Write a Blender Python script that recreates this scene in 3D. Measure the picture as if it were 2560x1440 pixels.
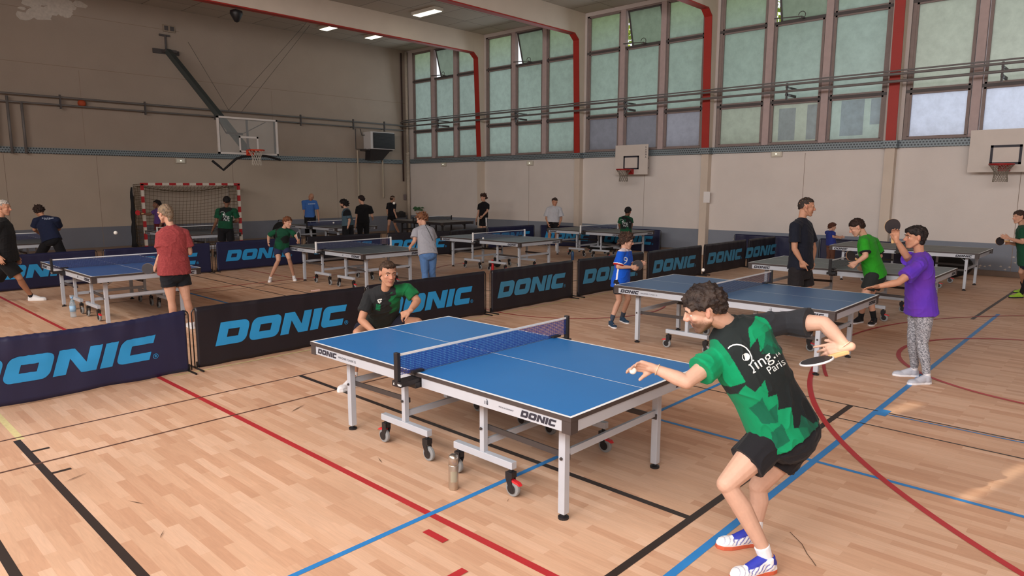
import bpy, bmesh, math, random
from mathutils import Vector, Matrix, noise
from mathutils.bvhtree import BVHTree
random.seed(7)
for _o in list(bpy.data.objects): bpy.data.objects.remove(_o)
S = bpy.context.scene
COL = S.collection

# ------------------------------------------------------------------ camera
FPX, YAW, PITCH, ROLL, CAMH = 1705.959, 0.7535908, 0.1494970, 0.0012927, 2.0383546
FW = Vector((math.cos(PITCH)*math.cos(YAW), math.cos(PITCH)*math.sin(YAW), -math.sin(PITCH)))
_r = Vector((math.sin(YAW), -math.cos(YAW), 0)); _u = _r.cross(FW)
CR = _r*math.cos(ROLL)+_u*math.sin(ROLL); CU = -_r*math.sin(ROLL)+_u*math.cos(ROLL)
CP = Vector((0, 0, CAMH))
cam = bpy.data.objects.new('camera', bpy.data.cameras.new('camera')); COL.objects.link(cam)
cam.matrix_world = Matrix(((CR.x, CU.x, -FW.x, 0), (CR.y, CU.y, -FW.y, 0), (CR.z, CU.z, -FW.z, CAMH), (0, 0, 0, 1)))
cam.data.sensor_width = 36; cam.data.lens = FPX/2560*36; cam.data.clip_end = 200; cam.data.clip_start = 0.05
S.camera = cam
G = Vector((math.cos(YAW), math.sin(YAW), 0)); RT = Vector((math.sin(YAW), -math.cos(YAW), 0)); UP = Vector((0, 0, 1))
def ray(px, py): return FW + CR*((px-1280)/FPX) - CU*((py-720)/FPX)
def on_z(px, py, z=0.0):
    d = ray(px, py); return CP + d*((z-CAMH)/d.z)
def on_x(px, py, x):
    d = ray(px, py); return CP + d*(x/d.x)
def on_y(px, py, y):
    d = ray(px, py); return CP + d*(y/d.y)
def at(px, py, D):                       # a point at horizontal distance D ahead of the viewer
    d = ray(px, py); return CP + d*(D/d.dot(G))

# ------------------------------------------------------------------ light
W, L, HC = 18.8, 23.78, 7.62             # window wall x, back wall y, ceiling height
XL, YB = -4.0, -9.0                      # the wall of windows left of the viewer, the wall behind
S.view_settings.view_transform = 'Standard'; S.view_settings.look = 'None'
S.view_settings.gamma = 1; S.view_settings.use_curve_mapping = False; S.view_settings.exposure = -0.05
wd = bpy.data.worlds.new('sky'); S.world = wd; wd.use_nodes = True
wn = wd.node_tree.nodes; wn['Background'].inputs[0].default_value = (0.90, 0.95, 1.0, 1); wn['Background'].inputs[1].default_value = 1.15
SUN_DIR = Vector((1, -0.23, -0.60)).normalized()
sl = bpy.data.lights.new('sun', 'SUN'); sl.energy = 3.2; sl.angle = 0.006; sl.color = (1, 0.9, 0.74)
so = bpy.data.objects.new('sun', sl); COL.objects.link(so); so.rotation_euler = SUN_DIR.to_track_quat('-Z', 'Y').to_euler()
FRAMES_Y = [19.2, 14.45, 9.75, 4.87, 0.1, -4.6]
def area(name, loc, sx, sz, energy, color, dirv):
    a = bpy.data.lights.new(name, 'AREA'); a.shape = 'RECTANGLE'; a.size = sx; a.size_y = sz; a.energy = energy; a.color = color
    o = bpy.data.objects.new(name, a); COL.objects.link(o); o.location = loc
    o.rotation_euler = dirv.to_track_quat('-Z', 'Y').to_euler(); return o
# daylight of the frosted window bays in the wall left of the viewer
for yc, e in ((7.3, 430), (2.5, 820), (-2.2, 860), (-6.9, 420)):
    area('daylight_window', (XL+0.12, yc, 4.7), 3.9, 3.6, e, (1.0, 0.955, 0.95), Vector((1, 0.03, -0.20)))
area('daylight_window', (XL+0.12, 12.2, 4.7), 3.9, 3.6, 640, (1.0, 0.92, 0.84), Vector((1, -0.1, -0.75)))
# daylight of the frosted bays of the far window wall, falling into the hall
for yc in (21.5, 16.8, 12.1, 7.3, 2.5):
    area('daylight_far_window', (W-0.55, yc, 5.35), 3.8, 3.6, 26, (0.86, 0.95, 1.0), Vector((-1, 0, -0.15)))

# ------------------------------------------------------------------ materials
def lin(c): return tuple(((v/255)/12.92 if v/255 <= 0.04045 else ((v/255+0.055)/1.055)**2.4) for v in c)
MATS = {}
def mat(name, rgb, rough=0.6, metal=0.0, spec=0.5, noise_amt=0.0, noise_scale=8.0, bump=0.0, emis=None, estr=0.0, alpha=1.0, trans=0.0):
    if name in MATS: return MATS[name]
    m = bpy.data.materials.new(name); m.use_nodes = True; nt = m.node_tree; b = nt.nodes['Principled BSDF']
    c = lin(rgb)
    b.inputs['Base Color'].default_value = (*c, 1); b.inputs['Roughness'].default_value = rough
    b.inputs['Metallic'].default_value = metal; b.inputs['Specular IOR Level'].default_value = spec
    b.inputs['Alpha'].default_value = alpha; b.inputs['Transmission Weight'].default_value = trans
    if emis: b.inputs['Emission Color'].default_value = (*lin(emis), 1); b.inputs['Emission Strength'].default_value = estr
    tc = nt.nodes.new('ShaderNodeTexCoord')
    nz = nt.nodes.new('ShaderNodeTexNoise'); nz.inputs['Scale'].default_value = noise_scale; nz.inputs['Detail'].default_value = 5
    nt.links.new(tc.outputs['Object'], nz.inputs['Vector'])
    if noise_amt > 0:
        mx = nt.nodes.new('ShaderNodeMix'); mx.data_type = 'RGBA'
        mx.inputs[6].default_value = (*[v*(1-noise_amt) for v in c], 1); mx.inputs[7].default_value = (*[min(1, v*(1+noise_amt)) for v in c], 1)
        nt.links.new(nz.outputs['Fac'], mx.inputs[0]); nt.links.new(mx.outputs[2], b.inputs['Base Color'])
    if bump > 0:
        bp = nt.nodes.new('ShaderNodeBump'); bp.inputs['Strength'].default_value = bump; bp.inputs['Distance'].default_value = 0.01
        nt.links.new(nz.outputs['Fac'], bp.inputs['Height']); nt.links.new(bp.outputs[0], b.inputs['Normal'])
    MATS[name] = m; return m
def attr_mat(name, rough, bump=0.0, scale=300, sheen=0.0, var=0.06, spec=0.4):
    m = bpy.data.materials.new(name); m.use_nodes = True; nt = m.node_tree; b = nt.nodes['Principled BSDF']
    at_ = nt.nodes.new('ShaderNodeAttribute'); at_.attribute_name = 'Col'
    tc = nt.nodes.new('ShaderNodeTexCoord'); nz = nt.nodes.new('ShaderNodeTexNoise'); nz.inputs['Scale'].default_value = 35; nz.inputs['Detail'].default_value = 4
    nt.links.new(tc.outputs['Object'], nz.inputs['Vector'])
    hs = nt.nodes.new('ShaderNodeHueSaturation'); mr = nt.nodes.new('ShaderNodeMapRange')
    mr.inputs[3].default_value = 1-var; mr.inputs[4].default_value = 1+var
    nt.links.new(nz.outputs['Fac'], mr.inputs[0]); nt.links.new(mr.outputs[0], hs.inputs['Value']); nt.links.new(at_.outputs['Color'], hs.inputs['Color'])
    nt.links.new(hs.outputs[0], b.inputs['Base Color']); b.inputs['Roughness'].default_value = rough; b.inputs['Specular IOR Level'].default_value = spec
    b.inputs['Sheen Weight'].default_value = sheen
    if bump:
        n2 = nt.nodes.new('ShaderNodeTexNoise'); n2.inputs['Scale'].default_value = scale; nt.links.new(tc.outputs['Object'], n2.inputs['Vector'])
        bp = nt.nodes.new('ShaderNodeBump'); bp.inputs['Strength'].default_value = bump; bp.inputs['Distance'].default_value = 0.004
        nt.links.new(n2.outputs['Fac'], bp.inputs['Height']); nt.links.new(bp.outputs[0], b.inputs['Normal'])
    return m
M_SKIN = attr_mat('skin', 0.6, 0.2, 90, var=0.09)
M_CLOTH = attr_mat('fabric', 0.85, 0.25, 260, 0.05, var=0.08, spec=0.25)
M_HAIR = attr_mat('hair', 0.62, 1.0, 130, var=0.5, spec=0.25)
M_SHOE = attr_mat('shoe', 0.55, 0.2, 200, var=0.04)

# ------------------------------------------------------------------ mesh helpers
class MB:
    def __init__(s): s.b = bmesh.new(); s.mi = 0
    def _f(s, vs, idx=None):
        try:
            f = s.b.faces.new(vs); f.material_index = s.mi if idx is None else idx; return f
        except ValueError: return None
    def box(s, lo, hi, M=None):
        x0, y0, z0 = lo; x1, y1, z1 = hi
        v = [Vector(c) for c in ((x0,y0,z0),(x1,y0,z0),(x1,y1,z0),(x0,y1,z0),(x0,y0,z1),(x1,y0,z1),(x1,y1,z1),(x0,y1,z1))]
        if M: v = [M @ c for c in v]
        v = [s.b.verts.new(c) for c in v]
        for f in ((0,3,2,1),(4,5,6,7),(0,1,5,4),(1,2,6,5),(2,3,7,6),(3,0,4,7)): s._f([v[i] for i in f])
        return s
    def bar(s, a, b, w, h, up=UP):        # rectangular bar from a to b, w across, h along up
        a = Vector(a); b = Vector(b); d = (b-a).normalized(); x = d.cross(Vector(up))
        if x.length < 1e-4: x = d.cross(Vector((1, 0, 0)))
        x.normalize(); z = x.cross(d).normalized(); L_ = (b-a).length
        M = Matrix(((x.x, d.x, z.x, a.x), (x.y, d.y, z.y, a.y), (x.z, d.z, z.z, a.z), (0, 0, 0, 1)))
        return s.box((-w/2, 0, -h/2), (w/2, L_, h/2), M)
    def tube(s, pts, r, n=10, closed=False, cap=True):
        pts = [Vector(p) for p in pts]; m = len(pts)
        rr = r if isinstance(r, (list, tuple)) else [r]*m
        rings = []; prev = None
        for i, p in enumerate(pts):
            if closed: d = (pts[(i+1) % m]-pts[i-1])
            else: d = (pts[min(i+1, m-1)]-pts[max(i-1, 0)])
            d.normalize()
            if prev is None:
                x = d.cross(UP)
                if x.length < 1e-3: x = d.cross(Vector((1, 0, 0)))
            else: x = prev - d*prev.dot(d)
            x.normalize(); prev = x; y = d.cross(x)
            rings.append([s.b.verts.new(p+(x*math.cos(2*math.pi*k/n)+y*math.sin(2*math.pi*k/n))*rr[i]) for k in range(n)])
        for i in range(m if closed else m-1):
            A = rings[i]; B = rings[(i+1) % m]
            for k in range(n): s._f([A[k], A[(k+1) % n], B[(k+1) % n], B[k]])
        if cap and not closed: s._f(rings[0][::-1]); s._f(rings[-1])
        return s
    def lathe(s, prof, o=(0, 0, 0), n=24, axis=None):    # prof: (radius, height) pairs
        o = Vector(o); ax = Vector(axis) if axis else UP; ax.normalize(); x = ax.cross(Vector((0.3, 1, 0.2))).normalized(); y = ax.cross(x)
        rings = [[s.b.verts.new(o+ax*h+(x*math.cos(2*math.pi*k/n)+y*math.sin(2*math.pi*k/n))*r) for k in range(n)] for r, h in prof]
        for A, B in zip(rings, rings[1:]):
            for k in range(n): s._f([A[k], A[(k+1) % n], B[(k+1) % n], B[k]])
        s._f(rings[0][::-1]); s._f(rings[-1]); return s
    def poly(s, pts): return s._f([s.b.verts.new(Vector(p)) for p in pts])
    def prism(s, pts, ext):
        ext = Vector(ext); A = [s.b.verts.new(Vector(p)) for p in pts]; B = [s.b.verts.new(Vector(p)+ext) for p in pts]
        s._f(A[::-1]); s._f(B); n = len(A)
        for i in range(n): s._f([A[i], A[(i+1) % n], B[(i+1) % n], B[i]])
        return s
    def ball(s, c, r, sub=2, M=None):
        mm = (Matrix.Translation(Vector(c)) @ Matrix.Diagonal((*((r,)*3 if not isinstance(r, (tuple, list)) else r), 1)))
        if M: mm = M @ mm
        for f in bmesh.ops.create_icosphere(s.b, subdivisions=sub, radius=1, matrix=mm)['verts']: pass
        return s
    def build(s, name, mats, parent=None, smooth=False, bevel=0.0, recalc=True):
        if recalc: bmesh.ops.recalc_face_normals(s.b, faces=s.b.faces)
        me = bpy.data.meshes.new(name); s.b.to_mesh(me); s.b.free()
        for m in (mats if isinstance(mats, (list, tuple)) else [mats]): me.materials.append(m)
        if smooth:
            for p in me.polygons: p.use_smooth = True
        o = bpy.data.objects.new(name, me); COL.objects.link(o)
        if parent: o.parent = parent
        if bevel:
            bv = o.modifiers.new('bevel', 'BEVEL'); bv.width = bevel; bv.segments = 2; bv.limit_method = 'ANGLE'
        return o
def empty(name, loc=(0, 0, 0), rz=0.0):
    o = bpy.data.objects.new(name, None); COL.objects.link(o); o.location = loc; o.rotation_euler = (0, 0, rz); o.empty_display_size = 0.1; return o
def tag(o, label=None, cat=None, group=None, kind=None):
    if label: o['label'] = label
    if cat: o['category'] = cat
    if group: o['group'] = group
    if kind: o['kind'] = kind
    return o
def struct(o): o['kind'] = 'structure'; return o
def copy_tree(o, parent=None):
    c = o.copy(); COL.objects.link(c); c.parent = parent
    for ch in list(o.children): copy_tree(ch, c)
    return c
def nodes(m): return m.node_tree.nodes, m.node_tree.links

# ------------------------------------------------------------------ floor
def floor_mat():
    m = bpy.data.materials.new('vinyl_planks'); m.use_nodes = True; N, K = nodes(m); b = N['Principled BSDF']
    tc = N.new('ShaderNodeTexCoord'); mp = N.new('ShaderNodeMapping'); mp.inputs['Rotation'].default_value = (0, 0, math.pi/2)
    K.new(tc.outputs['Object'], mp.inputs['Vector'])
    br = N.new('ShaderNodeTexBrick'); br.inputs['Scale'].default_value = 1; br.inputs['Brick Width'].default_value = 0.46; br.inputs['Row Height'].default_value = 0.066
    br.inputs['Mortar Size'].default_value = 0.0006; br.inputs['Mortar Smooth'].default_value = 0.3; br.offset = 0.37; br.offset_frequency = 2
    br.inputs['Color1'].default_value = (0, 0, 0, 1); br.inputs['Color2'].default_value = (1, 1, 1, 1); br.inputs['Mortar'].default_value = (0.2, 0.2, 0.2, 1); br.inputs['Bias'].default_value = 0
    K.new(mp.outputs[0], br.inputs['Vector'])
    cr = N.new('ShaderNodeValToRGB'); e = cr.color_ramp.elements
    e[0].position = 0.0; e[0].color = (*lin((196, 153, 123)), 1); e[1].position = 1.0; e[1].color = (*lin((217, 181, 153)), 1)
    k = e.new(0.5); k.color = (*lin((209, 170, 140)), 1)
    K.new(br.outputs['Color'], cr.inputs[0])
    # grain: stretched noise along the planks
    mg = N.new('ShaderNodeMapping'); mg.inputs['Scale'].default_value = (1.2, 14, 1); K.new(mp.outputs[0], mg.inputs['Vector'])
    ng = N.new('ShaderNodeTexNoise'); ng.inputs['Scale'].default_value = 4; ng.inputs['Detail'].default_value = 6; ng.inputs['Distortion'].default_value = 1.2; K.new(mg.outputs[0], ng.inputs['Vector'])
    mr = N.new('ShaderNodeMapRange'); mr.inputs[1].default_value = 0.3; mr.inputs[2].default_value = 0.7; mr.inputs[3].default_value = 0.93; mr.inputs[4].default_value = 1.05
    K.new(ng.outputs['Fac'], mr.inputs[0])
    mx = N.new('ShaderNodeMix'); mx.data_type = 'RGBA'; mx.blend_type = 'MULTIPLY'; mx.inputs[0].default_value = 1; K.new(cr.outputs[0], mx.inputs[6]); K.new(mr.outputs[0], mx.inputs[7])
    # wear blotches
    nb = N.new('ShaderNodeTexNoise'); nb.inputs['Scale'].default_value = 0.7; nb.inputs['Detail'].default_value = 3; K.new(tc.outputs['Object'], nb.inputs['Vector'])
    m2 = N.new('ShaderNodeMapRange'); m2.inputs[1].default_value = 0.3; m2.inputs[2].default_value = 0.7; m2.inputs[3].default_value = 0.9; m2.inputs[4].default_value = 1.05; K.new(nb.outputs['Fac'], m2.inputs[0])
    mz = N.new('ShaderNodeMix'); mz.data_type = 'RGBA'; mz.blend_type = 'MULTIPLY'; mz.inputs[0].default_value = 1; K.new(mx.outputs[2], mz.inputs[6]); K.new(m2.outputs[0], mz.inputs[7])
    K.new(mz.outputs[2], b.inputs['Base Color'])
    r2 = N.new('ShaderNodeMapRange'); r2.inputs[3].default_value = 0.42; r2.inputs[4].default_value = 0.62; K.new(nb.outputs['Fac'], r2.inputs[0]); K.new(r2.outputs[0], b.inputs['Roughness'])
    b.inputs['Specular IOR Level'].default_value = 0.28
    return m
FM = floor_mat()
m_red = mat('red_line', (176, 44, 48), 0.5, noise_amt=0.12); m_blk = mat('black_line', (48, 38, 34), 0.5, noise_amt=0.15)
m_blu = mat('blue_line', (44, 128, 196), 0.5, noise_amt=0.15); m_brn = mat('brown_line', (92, 62, 50), 0.5, noise_amt=0.15); m_yel = mat('worn_tape', (208, 196, 140), 0.7, noise_amt=0.2, noise_scale=30)
m_scuff = mat('scuff', (100, 76, 58), 0.6)
fb = MB(); fb.poly([(XL, YB, 0), (W, YB, 0), (W, L, 0), (XL, L, 0)])
lz = [0.0006]
def line(x0, y0, x1, y1, w, mi):
    lz[0] += 0.00012; z = lz[0]; a = Vector((x0, y0, z)); b = Vector((x1, y1, z)); n = (b-a).normalized().cross(UP)*w/2
    fb.mi = mi; fb.poly([a-n, b-n, b+n, a+n])
def arc(cx, cy, r, a0, a1, w, mi, n=64):
    lz[0] += 0.00012; z = lz[0]; fb.mi = mi
    for i in range(n):
        t0 = a0+(a1-a0)*i/n; t1 = a0+(a1-a0)*(i+1)/n
        fb.poly([(cx+(r-w/2)*math.cos(t0), cy+(r-w/2)*math.sin(t0), z), (cx+(r+w/2)*math.cos(t0), cy+(r+w/2)*math.sin(t0), z), (cx+(r+w/2)*math.cos(t1), cy+(r+w/2)*math.sin(t1), z), (cx+(r-w/2)*math.cos(t1), cy+(r-w/2)*math.sin(t1), z)])
line(2.58, 1.0, 2.58, 22.4, 0.05, 1)                      # red sideline
line(1.10, 2.2, 1.10, 6.5, 0.05, 2); line(1.13, 6.5, 1.13, 8.6, 0.05, 5); line(0.64, 2.2, 0.64, 5.4, 0.05, 2)
line(-1, 6.57, 6.4, 6.57, 0.025, 4); line(-1, 5.83, 6.4, 5.83, 0.025, 4)
line(3.65, 1.9, 3.65, 6.58, 0.05, 2); line(2.0, 1.9, 6.68, 1.9, 0.05, 2)
line(1.2, 3.12, 6.62, 3.12, 0.04, 3); line(1.8, 1.675, 13.2, 1.675, 0.05, 3)
line(5.09, -1, 5.09, 3.12, 0.04, 3)
line(6.22, -1, 6.22, 3.4, 0.02, 2); line(6.67, -1, 6.67, 3.4, 0.02, 2); line(6.62, -1, 6.62, 1.7, 0.02, 3); line(6.55, 1.62, 6.75, 1.62, 0.09, 3)
line(2.7, 7.54, 12.2, 7.48, 0.03, 5)
line(12.4, 1.9, 16.6, 1.86, 0.05, 2)
line(6.25, 8.2, 6.25, 15.9, 0.03, 2); line(6.71, 8.2, 6.71, 16.2, 0.03, 2); line(5.15, 8.2, 5.15, 13.4, 0.05, 3); line(3.4, 13.6, 8.6, 13.6, 0.04, 1); line(3.4, 13.1, 8, 13.1, 0.025, 4)
line(7.6, 13.2, 7.6, 16.0, 0.03, 1); line(9, 9.0, 15, 9.0, 0.03, 2); line(9.3, 9, 9.3, 15.5, 0.03, 2); line(13.1, 8.2, 13.1, 15.8, 0.03, 4)
for yy in (1.15, 1.6): pass
line(2.16, 2.50, 2.30, 2.50, 0.05, 1)
line(1.12, 6.13, 1.24, 6.13, 0.03, 2); line(1.12, 5.55, 1.24, 5.55, 0.03, 2)
_p = on_z(1095, 1338); line(_p.x-0.02, _p.y+0.09, _p.x-0.02, _p.y-0.09, 0.05, 1)
ARCS = []
def circ3(a, b, c):
    (x1, y1), (x2, y2), (x3, y3) = a, b, c
    d = 2*(x1*(y2-y3)+x2*(y3-y1)+x3*(y1-y2))
    ux = ((x1*x1+y1*y1)*(y2-y3)+(x2*x2+y2*y2)*(y3-y1)+(x3*x3+y3*y3)*(y1-y2))/d
    uy = ((x1*x1+y1*y1)*(x3-x2)+(x2*x2+y2*y2)*(x1-x3)+(x3*x3+y3*y3)*(x2-x1))/d
    return ux, uy, math.hypot(x1-ux, y1-uy)
def arc3(a, b, c, w, mi, ext=0.0):
    ux, uy, r = circ3(a, b, c); t = [math.atan2(q[1]-uy, q[0]-ux) for q in (a, b, c)]
    t1 = t[1]; t0 = t[0]; t2 = t[2]
    while t0-t1 > math.pi: t0 -= 2*math.pi
    while t0-t1 < -math.pi: t0 += 2*math.pi
    while t2-t1 > math.pi: t2 -= 2*math.pi
    while t2-t1 < -math.pi: t2 += 2*math.pi
    s_ = 1 if t2 > t0 else -1
    arc(ux, uy, r, t0-s_*ext, t2+s_*ext, w, mi)
arc3((7.3, 2.5), (5.66, 1.67), (4.29, 0.31), 0.05, 1, 0.12)
arc3((7.85, 0.73), (9.0, 2.07), (11.16, 1.11), 0.05, 1, 0.2)
arc3((7.79, 7.44), (8.4, 6.2), (9.94, 5.87), 0.03, 1, 0.35)
arc3((8.0, 2.6), (9.86, 2.88), (13.3, 1.36), 0.035, 1, 0.1)
arc3((10.6, 12.6), (12.2, 13.2), (13.9, 12.2), 0.03, 1, 0.4)
rs = random.Random(3)
fb.mi = 6
for (px, py, a, ln) in ((190, 1193, 0.4, .09), (405, 1335, 1.0, .05), (340, 1255, 2.0, .07), (745, 1020, 0.5, .12), (1890, 1180, 1, .04), (2310, 1395, -.9, .0), (1270, 1250, .5, .03), (60, 1180, 0, .03), (950, 1150, 1.2, .06)):
    if ln: c = on_z(px, py, 0.006); d = Vector((math.cos(a), math.sin(a), 0))*ln; fb.poly([c-d, c-d*0.2+Vector((-d.y, d.x, 0))*0.08, c+d, c+Vector((d.y, -d.x, 0))*0.03])
pts = [on_z(x, y, 0.006) for x, y in ((1975, 1330), (2005, 1360), (2018, 1385), (2030, 1400), (2040, 1415))]
for a, b in zip(pts, pts[1:]): n = (b-a).normalized().cross(UP)*0.0025; fb.poly([a-n, b-n, b+n, a+n])
flo = struct(fb.build('floor', [FM, m_red, m_blk, m_blu, m_brn, m_yel, m_scuff], recalc=False))

# ------------------------------------------------------------------ walls
def wall_mat(name, base, grey, split=0.745, upper_tone=0.0):
    m = bpy.data.materials.new(name); m.use_nodes = True; N, K = nodes(m); b = N['Principled BSDF']
    tc = N.new('ShaderNodeTexCoord'); sp = N.new('ShaderNodeSeparateXYZ'); K.new(tc.outputs['Object'], sp.inputs[0])
    n1 = N.new('ShaderNodeTexNoise'); n1.inputs['Scale'].default_value = 1.3; n1.inputs['Detail'].default_value = 6; K.new(tc.outputs['Object'], n1.inputs['Vector'])
    n2 = N.new('ShaderNodeTexNoise'); n2.inputs['Scale'].default_value = 40; n2.inputs['Detail'].default_value = 2; K.new(tc.outputs['Object'], n2.inputs['Vector'])
    c = lin(base); c2 = lin(grey)
    mx = N.new('ShaderNodeMix'); mx.data_type = 'RGBA'; mx.inputs[6].default_value = (*[v*0.9 for v in c], 1); mx.inputs[7].default_value = (*[min(1, v*1.06) for v in c], 1); K.new(n1.outputs['Fac'], mx.inputs[0])
    mg = N.new('ShaderNodeMix'); mg.data_type = 'RGBA'; mg.inputs[6].default_value = (*[v*0.88 for v in c2], 1); mg.inputs[7].default_value = (*[v*1.08 for v in c2], 1); K.new(n1.outputs['Fac'], mg.inputs[0])
    gt = N.new('ShaderNodeMath'); gt.operation = 'GREATER_THAN'; gt.inputs[1].default_value = split; K.new(sp.outputs['Z'], gt.inputs[0])
    mm = N.new('ShaderNodeMix'); mm.data_type = 'RGBA'; K.new(gt.outputs[0], mm.inputs[0]); K.new(mg.outputs[2], mm.inputs[6]); K.new(mx.outputs[2], mm.inputs[7])
    # upper wall is a little darker above the cable tray
    g2 = N.new('ShaderNodeMath'); g2.operation = 'GREATER_THAN'; g2.inputs[1].default_value = 3.0; K.new(sp.outputs['Z'], g2.inputs[0])
    md = N.new('ShaderNodeMix'); md.data_type = 'RGBA'; md.blend_type = 'MULTIPLY'; md.inputs[7].default_value = (0.80, 0.78, 0.79, 1); K.new(g2.outputs[0], md.inputs[0]); K.new(mm.outputs[2], md.inputs[6])
    K.new(md.outputs[2], b.inputs['Base Color']); b.inputs['Roughness'].default_value = 0.8; b.inputs['Specular IOR Level'].default_value = 0.25
    bp = N.new('ShaderNodeBump'); bp.inputs['Strength'].default_value = 0.25; bp.inputs['Distance'].default_value = 0.01; K.new(n2.outputs['Fac'], bp.inputs['Height']); K.new(bp.outputs[0], b.inputs['Normal'])
    return m
WM = wall_mat('painted_wall', (226, 219, 213), (134, 142, 154)); WMB = wall_mat('painted_wall_back', (184, 171, 156), (120, 124, 134))  # back wall copy: the weaker light there put into a darker colour
m_joint = mat('wall_joint', (140, 124, 110), 0.9); m_cream = mat('cream_paint', (214, 201, 186), 0.7, noise_amt=0.08, noise_scale=2)
m_peel = mat('peeled_plaster', (196, 188, 178), 0.9, noise_amt=0.25, noise_scale=14, bump=0.6)
m_tray = None
def wall(name, lo, hi, mats=None): b = MB(); b.box(lo, hi); return b
ZW0, ZW1 = 3.14, 7.5
b = MB(); b.box((XL-0.3, L, 0), (W+0.3, L+0.3, HC+0.1)); b.mi = 1
for zz, x0, x1 in ((5.46, -4, W), (6.95, -4, 9.5)): b.box((x0, L-0.004, zz), (x1, L+0.01, zz+0.012))
for xx in (4.44, 6.77, 11.0, 15.2): b.box((xx, L-0.003, 0), (xx+0.01, L+0.01, 2.9))
for xx, z0, z1 in ((6.5, 3.2, 5.4), (12.6, 3.2, 5.4)): b.box((xx, L-0.003, z0), (xx+0.008, L+0.01, z1))
b.mi = 2
rp = random.Random(5)
for i in range(26):
    px = rp.gauss(125, 42); py = rp.gauss(18, 13)
    if not (25 < px < 215 and py < 60): continue
    c = on_y(px, py, L); r = rp.uniform(.08, .24); n = 9; b.prism([(c.x+r*1.4*math.cos(6.283*k/n)*rp.uniform(.6, 1.1), L-0.006-i*0.0002, c.z+r*.75*math.sin(6.283*k/n)*rp.uniform(.6, 1.1)) for k in range(n)], (0, 0.01, 0))
struct(b.build('wall_back', [WMB, m_joint, m_peel]))
b = MB()
b.box((W, YB-0.3, 0), (W+0.3, L, ZW0)); b.box((W, YB-0.3, ZW1), (W+0.3, L, HC+0.1))
for i, y in enumerate(FRAMES_Y+[-9.0]): b.box((W, y-0.19, ZW0), (W+0.3, y+0.22, ZW1))
b.box((W, 23.42, ZW0), (W+0.3, L, ZW1))
b.mi = 1
for yy in (6.95, 2.25, 11.9, 16.8): b.box((W-0.003, yy, 0), (W+0.01, yy+0.01, 2.9))
b.mi = 2
for px, py in ((2450, 664), (2461, 666), (2474, 664), (2501, 666), (2512, 674), (2533, 643), (2537, 657), (2447, 668), (2523, 668), (1834, 598), (1752, 580)):
    c = on_x(px, py, W); b.prism([(W-0.004, c.y+0.03*math.cos(k), c.z+0.025*math.sin(k)*(0.6+0.4*math.cos(3*k))) for k in (0, 1, 2, 3, 4, 5)], (0.01, 0, 0))
struct(b.build('wall_right', [WM, m_joint, m_peel]))
# skirting step of the window wall
struct(MB().box((W-0.05, YB, 0), (W, L, 0.13)).build('baseboard_right', mat('skirting', (120, 104, 92), 0.8, noise_amt=0.1), bevel=0.01))
struct(MB().box((XL, L-0.03, 0), (W-0.05, L, 0.12)).build('baseboard_back', mat('skirting', (0, 0, 0)), bevel=0.01))
struct(MB().box((XL-0.3, YB-0.3, 0), (W, YB, HC+0.1)).build('wall_behind', WM))
# wall of windows left of the viewer, closed but for two slots shaped to throw sun patches
b = MB(); b.box((XL-0.3, YB, 0), (XL, L, 2.8))
b.box((XL-0.3, YB, 6.9), (XL, L, HC+0.1))
slots = [(4.05, 5.0, 0.11, 0.3, 11.1), (2.86, 5.54, 0.1, 0.35, 9.6)]
hs = []
for (tx, ty, wy, ln) in ((7.1, 1.5, 0.15, 0.85), (5.62, 0.62, 0.10, 1.15)):
    t = (tx-XL)/SUN_DIR.x; y = ty-SUN_DIR.y*t; z = -SUN_DIR.z*t; hz = ln*abs(SUN_DIR.z/SUN_DIR.x)/2; hs.append((y-wy/2, y+wy/2, z-hz, z+hz))
hs.sort()
y0 = YB
for (a, c, z0, z1) in hs:
    b.box((XL-0.3, y0, 2.8), (XL, a, 6.9)) if False else None
struct_left_holes = hs
ys = [YB]+[v for h in hs for v in h[:2]]+[L]
b.box((XL-0.08, ys[0], 2.8), (XL, ys[1], 6.9)); b.box((XL-0.08, ys[2], 2.8), (XL, ys[3], 6.9)); b.box((XL-0.08, ys[4], 2.8), (XL, ys[5], 6.9))
for (a, c, z0, z1) in hs:
    b.box((XL-0.08, a, 2.8), (XL, c, z0)); b.box((XL-0.08, a, z1), (XL, c, 6.9))
struct(b.build('wall_left', WM))
# ceiling: acoustic tiles
def ceil_mat():
    m = bpy.data.materials.new('ceiling_tiles'); m.use_nodes = True; N, K = nodes(m); b = N['Principled BSDF']
    tc = N.new('ShaderNodeTexCoord'); br = N.new('ShaderNodeTexBrick'); br.offset = 0.0; br.inputs['Scale'].default_value = 1
    br.inputs['Brick Width'].default_value = 1.2; br.inputs['Row Height'].default_value = 1.2; br.inputs['Mortar Size'].default_value = 0.012
    br.inputs['Color1'].default_value = (*lin((184, 176, 164)), 1); br.inputs['Color2'].default_value = (*lin((172, 164, 153)), 1); br.inputs['Mortar'].default_value = (*lin((120, 112, 104)), 1)
    K.new(tc.outputs['Object'], br.inputs['Vector']); K.new(br.outputs['Color'], b.inputs['Base Color']); b.inputs['Roughness'].default_value = 0.9; return m
struct(MB().box((XL-0.3, YB-0.3, HC), (W+0.3, L+0.3, HC+0.2)).build('ceiling', ceil_mat()))

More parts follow.
